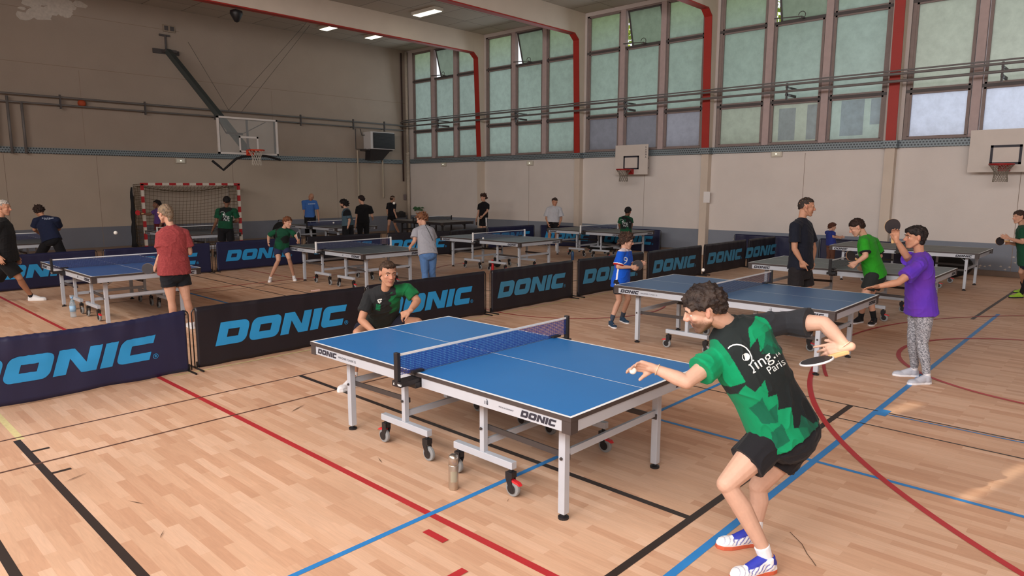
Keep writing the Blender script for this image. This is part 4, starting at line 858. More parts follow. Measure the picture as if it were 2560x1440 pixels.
# tree outside the far windows
def tree(x, y, label, seed):
    R_ = tag(empty('tree', (x, y, 0)), label, 'tree', 'trees outside the windows'); MB().tube([(0, 0, 0), (0.1, 0, 3), (0, 0.1, 7)], [0.2, 0.16, 0.08], 10).build('trunk', mat('bark', (90, 74, 58), 0.9), R_)
    rs = random.Random(seed); b = MB()
    for k in range(2600):
        a, e = rs.uniform(0, 6.283), rs.uniform(-1, 1); r = 2.7*rs.uniform(0.5, 1)**0.5; c = Vector((r*math.cos(a)*math.sqrt(1-e*e)*0.7, r*math.sin(a)*math.sqrt(1-e*e), 7.4+r*e*0.9)); d = Vector((rs.gauss(0, 1), rs.gauss(0, 1), rs.gauss(0, 1))).normalized(); q = d.orthogonal().normalized()*0.13; w = d.cross(q).normalized()*0.07
        b.poly([c-q, c+w, c+q, c-w])
    b.build('foliage', mat('leaf_green', (150, 170, 44), 0.6, noise_amt=0.3), R_)
tree(22.5, 8.5, 'leafy green tree seen through the open fanlight of the fourth window', 1); tree(22.5, 14.7, 'leafy tree seen through the open fanlight of the third window', 2)
# ------------------------------------------------------------------ people
def fuse(mb, voxel, it=4, fac=0.5):
    """union of overlapping closed volumes as one continuous surface"""
    me = bpy.data.meshes.new('tmp'); mb.b.to_mesh(me); mb.b.free(); o = bpy.data.objects.new('tmp', me); COL.objects.link(o)
    r = o.modifiers.new('r', 'REMESH'); r.mode = 'VOXEL'; r.voxel_size = voxel; r.adaptivity = 0
    if it: s = o.modifiers.new('s', 'SMOOTH'); s.factor = fac; s.iterations = it
    bpy.context.view_layer.update(); out = bpy.data.meshes.new_from_object(o.evaluated_get(bpy.context.evaluated_depsgraph_get()))
    bpy.data.objects.remove(o); bpy.data.meshes.remove(me)
    for p in out.polygons: p.use_smooth = True
    return out
def cap(mb, a, b, ra, rb, n=14, flat0=False, flat1=False, ex=None, ez=1.0):
    """tapered limb; flat ends for hems"""
    a = Vector(a); b = Vector(b); d = b-a; ln = d.length
    if ln < 1e-5: mb.ball(a, ra, 2); return
    d.normalize(); x = (Vector(ex)-d*d.dot(Vector(ex))).normalized() if ex is not None else d.orthogonal().normalized(); y = d.cross(x)
    prof = []
    if flat0: prof += [(0.0, ra)]
    else: prof += [(-ra*math.cos(t), ra*math.sin(t)) for t in (0.25, 0.7, 1.15)]+[(0.0, ra)]
    prof += [(ln, rb)]
    if not flat1: prof += [(ln+rb*math.cos(t), rb*math.sin(t)) for t in (1.15, 0.7, 0.25)]
    rings = [[mb.b.verts.new(a+d*h+(x*math.cos(6.28318*k/n)+y*ez*math.sin(6.28318*k/n))*r) for k in range(n)] for h, r in prof]
    for A, B in zip(rings, rings[1:]):
        for k in range(n): mb._f([A[k], A[(k+1) % n], B[(k+1) % n], B[k]])
    mb._f(rings[0][::-1]); mb._f(rings[-1])
def ell(mb, c, ax, r, sub=3):
    M = Matrix(((ax[0].x, ax[1].x, ax[2].x, c.x), (ax[0].y, ax[1].y, ax[2].y, c.y), (ax[0].z, ax[1].z, ax[2].z, c.z), (0, 0, 0, 1)))
    bmesh.ops.create_icosphere(mb.b, subdivisions=sub, radius=1, matrix=M @ Matrix.Diagonal((*r, 1)))
def loft(mb, rings, n=24):                 # rings: (centre, side, front, halfwidth, halfdepth)
    R_ = [[mb.b.verts.new(c+s*w*math.copysign(abs(math.cos(6.28318*k/n))**0.85, math.cos(6.28318*k/n))+f*d*math.copysign(abs(math.sin(6.28318*k/n))**0.85, math.sin(6.28318*k/n))) for k in range(n)] for c, s, f, w, d in rings]
    for A, B in zip(R_, R_[1:]):
        for k in range(n): mb._f([A[k], A[(k+1) % n], B[(k+1) % n], B[k]])
    mb._f(R_[0][::-1]); mb._f(R_[-1])
def hand(mb, w, d, n, side, k, curl=0.35, curls=None, thumb=0.4, fat=1.0, spread=1.0):
    """w wrist, d finger direction, n the way the palm faces, side +1/-1 puts the thumb"""
    d = d.normalized(); n = (n-d*n.dot(d)).normalized(); t = d.cross(n)*side
    cap(mb, w-d*0.02*k, w+d*0.03*k, 0.024*k, 0.024*k)
    base = []
    for i, (off, ln, r) in enumerate(((0.030, 0.072, 0.0085), (0.010, 0.080, 0.0088), (-0.010, 0.074, 0.0084), (-0.029, 0.058, 0.0076))):
        kb = w+d*(0.088-0.004*abs(i-1))*k+t*off*k*spread; cap(mb, w+t*off*0.55*k+d*0.01*k, kb, 0.0145*k, 0.0118*k)
        c = (curls[i] if curls else curl*(1+0.12*i)); p = kb; dd = d+t*(off*2.2*spread); dd.normalize(); rr = r*k*fat
        for j, f in enumerate((0.45, 0.31, 0.26)):
            ang = c*(0.75 if j == 0 else 1.0); dd = (dd*math.cos(ang)+n*math.sin(ang)).normalized(); nn = n
            q = p+dd*ln*f*k; cap(mb, p, q, rr*(1-0.07*j), rr*(1-0.07*(j+1)), 10); p = q
            n2 = (nn*math.cos(ang)-d*math.sin(ang)); n = n2 if False else n
    tb = w+d*0.025*k+t*0.024*k; td = (d*0.78+t*0.5+n*thumb).normalized(); cap(mb, tb-d*0.005*k, tb+td*0.042*k, 0.0155*k, 0.0112*k*fat); p = tb+td*0.042*k
    td2 = (td+n*thumb*0.8+d*0.4).normalized(); cap(mb, p, p+td2*0.033*k, 0.0108*k*fat, 0.009*k*fat)
    return w+d*0.085*k+n*0.02*k
SKIN = {'light': (198, 153, 129), 'tan': (182, 134, 107), 'brown': (122, 86, 68), 'pale': (200, 161, 139)}
def mixc(a, b, t): return tuple(a[i]*(1-t)+b[i]*t for i in range(3))
def add_col(me, fn):
    ca = me.color_attributes.new('Col', 'FLOAT_COLOR', 'POINT'); buf = []
    for v in me.vertices: c = fn(v.co, v.normal); buf += [c[0], c[1], c[2], 1.0]
    ca.data.foreach_set('color', buf)
def child(name, me, m, parent, B):
    me.transform(Matrix.Translation(-B)); me.materials.clear(); me.materials.append(m)
    o = bpy.data.objects.new(name, me); COL.objects.link(o); o.parent = parent; return o
def folds(me, amp, B, seed, axis=None, sc=11):
    a_ = Vector((math.sin(seed), math.cos(seed*1.7), 0.9)).normalized(); ns = [v.normal.copy() for v in me.vertices]
    for v, n in zip(me.vertices, ns):
        p = v.co-B; l = p.dot(a_); q = (p-a_*l)*sc*0.55+a_*l*sc*1.25+Vector((seed, 0, 0)); q += Vector((noise.noise(p*4), noise.noise(p*4+Vector((9, 0, 0))), 0))*0.9
        f = (1-abs(noise.noise(q))*2.2)**3 if abs(noise.noise(q)) < .45 else 0; g = noise.noise(q*0.6+Vector((5, 1, 2)))
        v.co += n*amp*(0.75*max(0, f)+0.9*g-0.15)
def hairmesh(C, F, S_, U, k, region, n, rb, voxel, seed, rough, extra=(), base=1.0):
    rs = random.Random(seed); mb = MB(); cnt = 0
    for i in range(n):
        z = 1-2*(i+0.5)/n; a = i*2.399963; x = math.sqrt(1-z*z)*math.cos(a); y = math.sqrt(1-z*z)*math.sin(a)
        if not region(x, y, z): continue
        r = rb*rs.uniform(0.8, 1.25); c = C+(F*(-0.012+x*0.092*base)+S_*(y*0.072*base)+U*(0.026+z*(0.086 if z > 0 else 0.108)*base))*k
        d = (F*rs.uniform(-1, 1)+S_*rs.uniform(-1, 1)+U*rs.uniform(-1, 0.6))*r*rough*k; cap(mb, c, c+d+(F*x+S_*y+U*z)*r*rough*0.6*k, r*k, r*0.6*k, 8); cnt += 1
    # scalp shell under the locks
    for q in range(10):
        pass
    for (cx_, cy_, cz_), (rx, ry, rz) in extra: ell(mb, C+(F*cx_+S_*cy_+U*cz_)*k, (F, S_, U), (rx*k, ry*k, rz*k), 2)
    me = fuse(mb, voxel, 2)
    for v in me.vertices:
        p = v.co-C; q = Vector((p.dot(F)*55, p.dot(S_)*120, p.dot(U)*70)); v.co += v.normal*k*(.0035*noise.noise(q+Vector((seed, 0, 0)))+.002*noise.noise(q*2.3))
    return me
REG = {
    'short': lambda x, y, z: z > -0.12+0.62*x and not (abs(y) > .72 and -.28 < x < .30 and z < .06) and not (x > .3 and abs(y) > .45 and z < .45),
    'full': lambda x, y, z: z > -0.20+0.58*x and not (abs(y) > .72 and -.28 < x < .26 and z < .04),
    'long': lambda x, y, z: z > -0.25+0.72*x,
    'back': lambda x, y, z: z > 0.12+0.62*x,
}
def person(label, base, phi, H, head=None, look=None, J=None, skin='light', vox=0.006, hair=('short', (50, 38, 30), 0.018, 1.0), extra_hair=(), shirt=(20, 20, 24), shirt_fn=None, sleeve=0.6, sleeve_loose=1.0,
           hem=0.02, loose=1.0, bottoms=('shorts', (22, 22, 26), 0.5), bot_fn=None, shoes=((230, 230, 232), (235, 235, 235)), socks=None, handL=None, handR=None, beard=None, eyes=False, bulk=1.0, group=None, foldamp=0.006, shoe_fn=None, headup=None, trim=None, cuff=None):
    """one figure: joints default to a relaxed stance and are overridden by J"""
    J = dict(J or {}); f = (G*math.cos(math.radians(phi))+RT*math.sin(math.radians(phi))); sR = f.cross(UP); B = Vector(base); B.z = 0; D = B.dot(G); k = H/1.75
    def res(v):
        if isinstance(v, Vector): return v
        if len(v) == 4: return on_z(v[1], v[2], v[3])
        return at(v[0], v[1], D+v[2])
    dflt = {}
    for s, c in ((1, 'R'), (-1, 'L')):
        dflt['hip'+c] = B+sR*s*0.052*H+UP*0.525*H; dflt['sh'+c] = B+sR*s*0.108*H+UP*0.800*H; dflt['el'+c] = B+sR*s*0.142*H+UP*0.635*H-f*0.01*H
        dflt['wr'+c] = B+sR*s*0.148*H+UP*0.485*H+f*0.05*H; dflt['kn'+c] = B+sR*s*0.062*H+UP*0.285*H+f*0.012*H; dflt['an'+c] = B+sR*s*0.068*H+UP*0.048*H-f*0.01*H; dflt['to'+c] = B+sR*s*0.085*H+UP*0.012*H+f*0.10*H
    dflt['neck'] = B+UP*0.835*H
    P = {q: (res(J[q]) if q in J else dflt[q]) for q in dflt}
    if 'neck' in J:
        dn = P['neck']-dflt['neck']
        for q in ('shL', 'shR'):
            if q not in J: P[q] = dflt[q]+dn
    for c in 'LR':
        if 'sh'+c in J or 'neck' in J:
            if 'el'+c not in J: P['el'+c] = P['sh'+c]+(dflt['el'+c]-dflt['sh'+c])
            if 'wr'+c not in J: P['wr'+c] = P['el'+c]+(dflt['wr'+c]-dflt['el'+c])
        if 'an'+c in J and 'to'+c not in J: P['to'+c] = Vector((P['an'+c].x, P['an'+c].y, 0.02))+f*0.11*H
    pelvis = (P['hipL']+P['hipR'])/2; neck = P['neck']; t = (neck-pelvis).normalized(); Lt = (neck-pelvis).length
    ss = (P['shR']-P['shL']).normalized(); sh_ = (P['hipR']-P['hipL']).normalized(); ss = (ss-t*ss.dot(t)).normalized(); sh_ = (sh_-t*sh_.dot(t)).normalized()
    C = res(head) if head is not None else neck+UP*0.103*H+f*0.012*H
    if (C-neck).length > 0.108*H: neck = C-(C-neck).normalized()*0.108*H; P['neck'] = neck; t = (neck-pelvis).normalized(); Lt = (neck-pelvis).length; ss = (ss-t*ss.dot(t)).normalized(); sh_ = (sh_-t*sh_.dot(t)).normalized()
    Lk = (RT*look[0]+UP*look[1]+G*look[2]).normalized() if look else f
    hu = Vector(headup) if headup else (UP*0.8+(C-neck).normalized()*0.5); U = (hu-Lk*hu.dot(Lk)).normalized(); S_ = Lk.cross(U); kh = (k if H > 1.5 else k*1.08+0.02)*1.05
    root = tag(empty('person', B), label, 'person', group)
    def side_at(s): v = sh_.lerp(ss, min(1, max(0, s))); return (v-t*v.dot(t)).normalized()
    def ring(s, w, d, sh=0.0, infl=0.0):
        sd = side_at(s); fr = t.cross(sd).normalized(); return (pelvis+t*Lt*s+fr*sh*k, sd, fr, (w*bulk+infl)*k, (d*bulk+infl)*k)
    # ---- body
    mb = MB()
    loft(mb, [ring(-0.16, .08, .07), ring(0.0, .158, .105, -.005), ring(.2, .15, .10), ring(.4, .132, .092, .004), ring(.65, .152, .106, .005), ring(.84, .145, .088), ring(.95, .075, .052, -.003), ring(1.0, .04, .04, 0)])
    for c in 'LR':
        cap(mb, pelvis+t*Lt*0.88, P['sh'+c], .052*k, .048*k); mb.ball(P['sh'+c], .050*k, 2); cap(mb, neck-t*0.045*k, P['sh'+c], .034*k, .034*k)
        e, w = P['el'+c], P['wr'+c]; s0 = P['sh'+c]
        cap(mb, s0, s0.lerp(e, .45), .05*k, .046*k*bulk); cap(mb, s0.lerp(e, .45), e, .046*k*bulk, .037*k); cap(mb, e, e.lerp(w, .3), .037*k, .039*k); cap(mb, e.lerp(w, .3), w, .039*k, .0245*k)
        hp, kn, an, to = P['hip'+c], P['kn'+c], P['an'+c], P['to'+c]
        cap(mb, hp, hp.lerp(kn, .5), .085*k*bulk, .072*k*bulk); cap(mb, hp.lerp(kn, .5), kn, .072*k*bulk, .051*k)
        sd = (kn-hp).cross(an-kn); mb.ball(kn, .05*k, 2)
        bk = -(to-an); bk = (bk-UP*bk.z); bk = bk.normalized() if bk.length > 1e-3 else -f
        calf = kn.lerp(an, .32)+bk*.012*k; cap(mb, kn, calf, .046*k, .052*k); cap(mb, calf, an, .052*k, .031*k)
        cap(mb, an, an-UP*.025*k, .029*k, .027*k); cap(mb, an-UP*.025*k, an.lerp(to, .5)-UP*0.012*k, .021*k, .015*k)
    ell(mb, pelvis-t*0.03*k-t.cross(sh_)*0.05*k, (sh_, t.cross(sh_), t), (.14*k*bulk, .075*k*bulk, .10*k), 2)
    # neck and head
    cap(mb, neck-t*0.01*k, C+(-Lk*0.022-U*0.06)*kh, .048*k, .044*kh)
    cap(mb, neck-t*0.01*k-t.cross(ss)*0.012*k, C+(-Lk*0.042-U*0.03)*kh, .041*k, .037*kh)
    Hp = lambda x, y, z: C+(Lk*x+S_*y+U*z)*kh
    ax = (Lk, S_, U)
    ell(mb, Hp(-.014, 0, .030), ax, (.096*kh, .0745*kh, .088*kh)); ell(mb, Hp(.028, 0, -.028), ax, (.058*kh, .057*kh, .086*kh)); ell(mb, Hp(.062, 0, -.100), ax, (.022*kh, .025*kh, .018*kh), 2); ell(mb, Hp(.045, 0, -.082), ax, (.038*kh, .036*kh, .028*kh), 2)
    for s in (1, -1):
        cap(mb, Hp(-.005, s*.052, -.045), Hp(.054, s*.018, -.100), .021*kh, .017*kh); ell(mb, Hp(.056, s*.035, -.024), ax, (.021*kh, .021*kh, .018*kh), 2)
        ell(mb, Hp(-.010, s*.0765, -.004), (Lk*.95-U*.2, S_+Lk*-.25*s, U*.98+Lk*-.12), (.015*kh, .0075*kh, .029*kh), 2); ell(mb, Hp(.0665, s*.031, .0078), ax, (.0118*kh, .016*kh, .0066*kh), 2); ell(mb, Hp(.0655, s*.031, -.0105), ax, (.0116*kh, .015*kh, .0058*kh), 2)
        cap(mb, Hp(.080, s*.010, .026), Hp(.068, s*.048, .024), .0100*kh, .009*kh)
        cap(mb, Hp(.092, s*.008, -.030), Hp(.098, s*.010, -.032), .0085*kh, .0075*kh)
    cap(mb, Hp(.082, 0, .014), Hp(.106, 0, -.026), .0080*kh, .0108*kh); cap(mb, Hp(.0835, -.012, -.0585), Hp(.0835, .012, -.0585), .0045*kh, .0045*kh); cap(mb, Hp(.0825, -.011, -.0700), Hp(.0825, .011, -.0700), .0048*kh, .0048*kh); ell(mb, Hp(.068, 0, -.055), ax, (.02*kh, .026*kh, .03*kh), 2)
    grips = {}
    for c, hd_ in (('L', handL), ('R', handR)):
        hd_ = hd_ or {}; w = P['wr'+c]; d0 = (w-P['el'+c]).normalized()
        dv = (RT*hd_['d'][0]+UP*hd_['d'][1]+G*hd_['d'][2]) if 'd' in hd_ else d0
        sd = -side_at(1)*(1 if c == 'R' else -1)
        nv = (RT*hd_['n'][0]+UP*hd_['n'][1]+G*hd_['n'][2]) if 'n' in hd_ else sd
        dvn = dv.normalized(); nvn = (nv-dvn*nv.dot(dvn))
        if nvn.length < 0.05: nv = t.cross(side_at(1))
        # thumb side chosen so that it lies toward the body's front / up
        tt = dvn.cross(nv).normalized(); sgn = 1 if tt.dot(f+UP*0.3) > 0 else -1; sgn = hd_.get('side', sgn)
        grips[c] = hand(mb, w, dv, nv, sgn, k*0.98, hd_.get('curl', 0.32), hd_.get('curls'), hd_.get('thumb', 0.35), fat=1.0 if vox < 0.005 else 1.12, spread=hd_.get('spread', 1.0 if vox < 0.005 else 1.12))
    me = fuse(mb, vox, 5 if vox < 0.005 else 3, 0.5)
    cs = lin(SKIN[skin]); lip = mixc(cs, lin((176, 88, 84)), 0.75); red = mixc(cs, lin((214, 120, 100)), 0.5); bc = lin(beard[0]) if beard else None
    def skc(p, n):
        q = p-C; x, y, z = q.dot(Lk)/kh, q.dot(S_)/kh, q.dot(U)/kh; c = cs
        if abs(x) < .16 and abs(y) < .12 and -.14 < z < .16:
            if x > .06 and abs(y) < .026 and abs(z+.0645) < .0022: c = mixc(lip, (.02, .01, .01), .55)
            elif x > .06 and abs(y) < .025-abs(z+.0645)*1.0 and -.0745 < z < -.0555: c = mixc(cs, lip, .5)
            elif x > .05 and abs(y) < .05 and -.045 < z < -.005: c = mixc(cs, red, 0.35)
            elif abs(y) > .075 and abs(z) < .035: c = mixc(cs, red, 0.5)
            if bc and x > beard[2] and z < -.022-0.25*max(0, .06-x) and not (x > .083 and abs(y) < .02 and -.075 < z < -.05) and x > -0.01 and z > -.125:
                c = mixc(c, bc, beard[1]*max(0, min(1, (-.022-0.25*max(0, .06-x)-z)/.03+0.35*noise.noise(p*260))))
        return c
    add_col(me, skc); body_me = me
    child('body', me, M_SKIN, root, B)
    # ---- hair
    if hair:
        st, hc, rb, rough = hair[:4]; hm = hairmesh(C, Lk, S_, U, kh, REG[st], 760 if vox < 0.005 else 300, rb, max(0.0045, vox*0.85), int(H*1000)+int(phi), rough, extra_hair)
        hcl = lin(hc); hc2 = lin(hair[4]) if len(hair) > 4 else hcl
        add_col(hm, lambda p, n: mixc(hcl, hc2, max(0, min(1, 0.5+1.2*noise.noise((p-C)*30))))); child('hair', hm, M_HAIR, root, B)
    if eyes:
        for s in (1, -1):
            b = MB(); b.ball(Hp(.0662, s*.031, -.001), .0104*kh, 3); o = b.build('eye', [mat('eye_white', (226, 220, 214), 0.25), mat('iris', (70, 56, 44), 0.2)], None, smooth=True); o.data.transform(Matrix.Translation(-B)); o.parent = root
            for pg in o.data.polygons:
                cc = pg.center+B-Hp(.0662, s*.031, -.001)
                if cc.dot(Lk) > .0078*kh: pg.material_index = 1
            b = MB(); cap(b, Hp(.090, s*.014, .020), Hp(.087, s*.032, .027), .0026*kh, .0034*kh, 8); cap(b, Hp(.087, s*.032, .027), Hp(.072, s*.049, .020), .0034*kh, .002*kh, 8)
            o = b.build('eyebrow', mat('brow_dark', (52, 38, 30), 0.8), None, smooth=True); o.data.transform(Matrix.Translation(-B)); o.parent = root
    # ---- shirt
    lo = 0.016*loose; mb = MB(); hs_ = hem; cap(mb, neck-t*0.075*k, neck.lerp(C-U*.03*kh-Lk*.02*kh, .10), .088*k, .0625*k, n=20, flat1=True)
    rings = [ring(hs_, .158, .112, 0, lo+0.012), ring(max(hs_+.1, .14), .154, .108, 0, lo+0.008), ring(.4, .142, .098, .004, lo+.006), ring(.65, .156, .108, .005, lo), ring(.84, .152, .097, 0, lo*0.8), ring(.95, .11, .072, -.005, lo*0.6), ring(1.0, .068, .060, -.005, lo*0.3)]
    loft(mb, rings)
    for c in 'LR':
        s0, e = P['sh'+c], P['el'+c]; sp = s0.lerp(e, sleeve)
        cap(mb, pelvis+t*Lt*0.91, s0, (.050+lo)*k, (.046+lo)*k); cap(mb, neck-t*0.035*k, s0, (.045+lo)*k, (.044+lo)*k); mb.ball(s0, (.047+lo*.8)*k, 2); cap(mb, s0, sp, (.048+lo*.8)*k, (.052+lo*1.0*sleeve_loose)*k, flat1=True)
    me = fuse(mb, vox, 3, 0.5); folds(me, foldamp*k, B, H*7+phi)
    cc = lin(shirt); info = dict(P=P, t=t, pelvis=pelvis, Lt=Lt, side=side_at, C=C, k=k, Lk=Lk, U=U, S=S_, f=f, B=B, neck=neck)
    def dark_neck(p, n): return shirt_fn(p, n, info) if shirt_fn else cc
    cf = lin(cuff) if cuff else None
    def shc(p, n):
        if cf:
            for c in 'LR':
                s0, e = P['sh'+c], P['el'+c]; a_ = (e-s0).normalized(); q = (p-s0).dot(a_)/max(1e-6, (e-s0).length)
                if sleeve+.15 > q > sleeve-0.09 and ((p-s0)-a_*(p-s0).dot(a_)).length < 0.1*k: return cf
        return dark_neck(p, n)
    add_col(me, shc); shirt_me = me; sh_o = child('shirt', me, M_CLOTH, root, B)
    # ---- bottoms
    kind, bcx, ln = bottoms; mb = MB(); lo2 = .012
    if kind == 'shorts':
        loft(mb, [ring(-.14, .10, .09, 0, .02), ring(-.04, .156, .112, -.008, lo2), ring(.06, .155, .108, 0, lo2*0.6), ring(.16, .148, .10, 0, lo2*0.3)])
        for c in 'LR':
            hp, kn = P['hip'+c], P['kn'+c]; hp2 = hp.lerp(kn, ln); cap(mb, hp, hp2, (.090*bulk+.006)*k, (.083*bulk+.014)*k, flat1=True, n=18)
        ell(mb, pelvis-t*0.03*k-t.cross(sh_)*0.052*k, (sh_, t.cross(sh_), t), (.145*k*bulk, .082*k*bulk, .105*k), 2)
    else:
        fit = {'jeans': .012, 'leggings': .005, 'trousers': .018}[kind]
        loft(mb, [ring(-.14, .09, .085, 0, .012), ring(-.02, .158, .108, -.006, fit), ring(.1, .155, .104, 0, fit), ring(.18, .148, .10, 0, fit*.5)])
        ell(mb, pelvis-t*0.03*k-t.cross(sh_)*0.052*k, (sh_, t.cross(sh_), t), (.150*k*bulk, .092*k*bulk, .112*k), 2)
        for c in 'LR':
            hp, kn, an = P['hip'+c], P['kn'+c], P['an'+c]; cap(mb, hp, hp.lerp(kn, .5), (.087*bulk+fit)*k, (.074*bulk+fit)*k); cap(mb, hp.lerp(kn, .5), kn, (.074*bulk+fit)*k, (.053+fit)*k)
            mid = kn.lerp(an, .32); cap(mb, kn, mid, (.052+fit)*k, (.053+fit)*k); cap(mb, mid, kn.lerp(an, ln), (.053+fit)*k, (.036+fit)*k, flat1=True)
    me = fuse(mb, vox, 3, 0.5); folds(me, foldamp*0.8*k, B, H*3+phi+4)
    bl = lin(bcx); add_col(me, (lambda p, n: bot_fn(p, n, info)) if bot_fn else (lambda p, n: bl)); child({'shorts': 'shorts', 'jeans': 'jeans', 'leggings': 'leggings', 'trousers': 'trousers'}[kind], me, M_CLOTH, root, B)
    # ---- shoes, socks
    if shoes:
        for c in 'LR':
            an, to = P['an'+c], P['to'+c]; ab = an-UP*0.075*k*min(1, an.z/(0.08*k)) if an.z < 0.14*k else an-UP*0.06*k
            d = (to-UP*max(0, to.z-0.012)-ab); d.z = d.z if an.z > 0.14*k else 0.0; d.normalize(); n_ = (UP-d*UP.dot(d)).normalized(); s_ = d.cross(n_)
            o_ = (Vector((an.x, an.y, 0)) if an.z < 0.14*k else ab-n_*0.02)-d*0.055*k       # heel
            Ls = 0.285*k; mb = MB()
            ell(mb, o_+d*.05*k+n_*.05*k, (d, s_, n_), (.05*k, .036*k, .045*k), 2); ell(mb, o_+d*.13*k+n_*.042*k, (d, s_, n_), (.085*k, .039*k, .038*k), 2); ell(mb, o_+d*.215*k+n_*.034*k, (d, s_, n_), (.068*k, .046*k, .028*k), 2)
            cap(mb, o_+d*.055*k+n_*.05*k, o_+d*.06*k+n_*.095*k, .042*k, .041*k, flat1=True); cap(mb, o_+d*.06*k+n_*.085*k, o_+d*.16*k+n_*.048*k, .034*k, .03*k)
            out = [(-.0, 0), (.01, .026), (.04, .034), (.10, .032), (.16, .042), (.21, .046), (.255, .036), (.282, .012), (.282, -.012), (.255, -.036), (.21, -.044), (.16, -.038), (.10, -.028), (.04, -.032), (.01, -.024)]
            mb.prism([o_+d*x*k+s_*y*k+n_*.006*k for x, y in out], n_*.03*k)
            me = fuse(mb, max(0.004, vox*0.8), 3, 0.5); sc1 = lin(shoes[0]); inf2 = dict(o=o_, d=d, s=s_, n=n_, k=k)
            add_col(me, (lambda p, n, i2=inf2: shoe_fn(p, n, i2)) if shoe_fn else (lambda p, n: sc1)); so_ = child('shoe', me, M_SHOE, root, B)
            mb = MB(); mb.prism([o_+d*x*k*1.01+s_*y*k*1.06 for x, y in out], n_*.024*k); o = mb.build('sole', mat('sole_%d_%d_%d' % shoes[1], shoes[1], 0.7), None, bevel=0.004); o.data.transform(Matrix.Translation(-B)); o.parent = so_
            if vox < 0.0065:
                mb = MB()
                for q in range(5): a_ = o_+d*(.10+.018*q)*k+n_*(.082-.0075*q)*k; mb.tube([a_+s_*.024*k-n_*.006*k, a_+n_*.004*k, a_-s_*.024*k-n_*.006*k], 0.0035*k, 6)
                o = mb.build('laces', mat('laces_%d_%d_%d' % tuple(shoes[2] if len(shoes) > 2 else (200, 200, 204)), shoes[2] if len(shoes) > 2 else (200, 200, 204), 0.7), None, smooth=True); o.data.transform(Matrix.Translation(-B)); o.parent = so_
    if socks:
        for c in 'LR':
            kn, an = P['kn'+c], P['an'+c]; up_ = (kn-an).normalized(); mb = MB(); cap(mb, an-UP*0.03*k, an+up_*socks[1]*k, .036*k, (.037+.02*min(1, socks[1]*3))*k, flat1=True); me = fuse(mb, max(.004, vox*.8), 2); scc = lin(socks[0]); add_col(me, lambda p, n: scc); child('sock', me, M_CLOTH, root, B)
    info.update(root=root, shirt=shirt_me, shirt_o=sh_o, grips=grips, body=body_me); return info
# marks printed on cloth: flat outlines laid onto the curved garment
def decal(info, name, polys, rgb, to_world_ray, off=0.0018, label=None):
    """polys: faces in mark space; each corner is dropped onto the shirt along the given direction"""
    me = info['shirt']; bm = bmesh.new(); bm.from_mesh(me); bvh = BVHTree.FromBMesh(bm); B = info['B']; b = bmesh.new(); cache = {}
    for pl in polys:
        vs = []
        for q in pl:
            key = (round(q[0], 2), round(q[1], 2))
            if key not in cache:
                o_, d_ = to_world_ray(*q); h = bvh.ray_cast(o_-B, d_)
                cache[key] = b.verts.new(h[0]+h[1]*off) if h[0] is not None else None
            vs.append(cache[key])
        if all(v is not None for v in vs) and len(set(vs)) == len(vs):
            try: b.faces.new(vs)
            except ValueError: pass
    bm.free(); m2 = bpy.data.meshes.new(name); b.to_mesh(m2); b.free(); m2.materials.append(mat('print_%d_%d_%d' % rgb, rgb, 0.6)); o = bpy.data.objects.new(name, m2); COL.objects.link(o); o.parent = info['shirt_o']
    return o
def stroke(pts, w, step=2.0):
    out = []; P_ = []
    for a, c in zip(pts, pts[1:]):
        n = max(1, int(math.hypot(c[0]-a[0], c[1]-a[1])/step))
        for i in range(n): P_.append((a[0]+(c[0]-a[0])*i/n, a[1]+(c[1]-a[1])*i/n))
    P_.append(pts[-1]); L_, R2 = [], []
    for i, p in enumerate(P_):
        a = P_[max(0, i-1)]; c = P_[min(len(P_)-1, i+1)]; dx, dy = c[0]-a[0], c[1]-a[1]; l = math.hypot(dx, dy) or 1; nx, ny = -dy/l*w/2, dx/l*w/2; L_.append((p[0]+nx, p[1]+ny)); R2.append((p[0]-nx, p[1]-ny))
    for i in range(len(P_)-1): out.append([L_[i], L_[i+1], R2[i+1], R2[i]])
    return out
def text_polys(s, size, ox, oy, ang, cut=3.0, sx=1.0):
    b = text_bm(s, size); ca, sa = math.cos(ang), math.sin(ang)
    xs = [v.co.x for v in b.verts]; ys = [v.co.y for v in b.verts]
    for ax, lo_, hi_ in ((0, min(xs), max(xs)), (1, min(ys), max(ys))):
        q = lo_+cut
        while q < hi_:
            bmesh.ops.bisect_plane(b, geom=b.verts[:]+b.edges[:]+b.faces[:], plane_co=(q, 0, 0) if ax == 0 else (0, q, 0), plane_no=(1, 0, 0) if ax == 0 else (0, 1, 0)); q += cut
    out = [[(ox+v.co.x*sx*ca+v.co.y*sa, oy+v.co.x*sx*sa-v.co.y*ca) for v in f.verts] for f in b.faces]; b.free(); return out
def disc(cx, cy, r0, r1, n=20): return [[(cx+r*math.cos(6.2832*a/n), cy+r*math.sin(6.2832*a/n)) for r, a in ((r0, k), (r1, k), (r1, k+1), (r0, k+1))] for k in range(n)]
def from_view(crop=(0, 0, 1.0)):
    return lambda x, y: (CP.copy(), ray(crop[0]+x/crop[2], crop[1]+y/crop[2]).normalized())
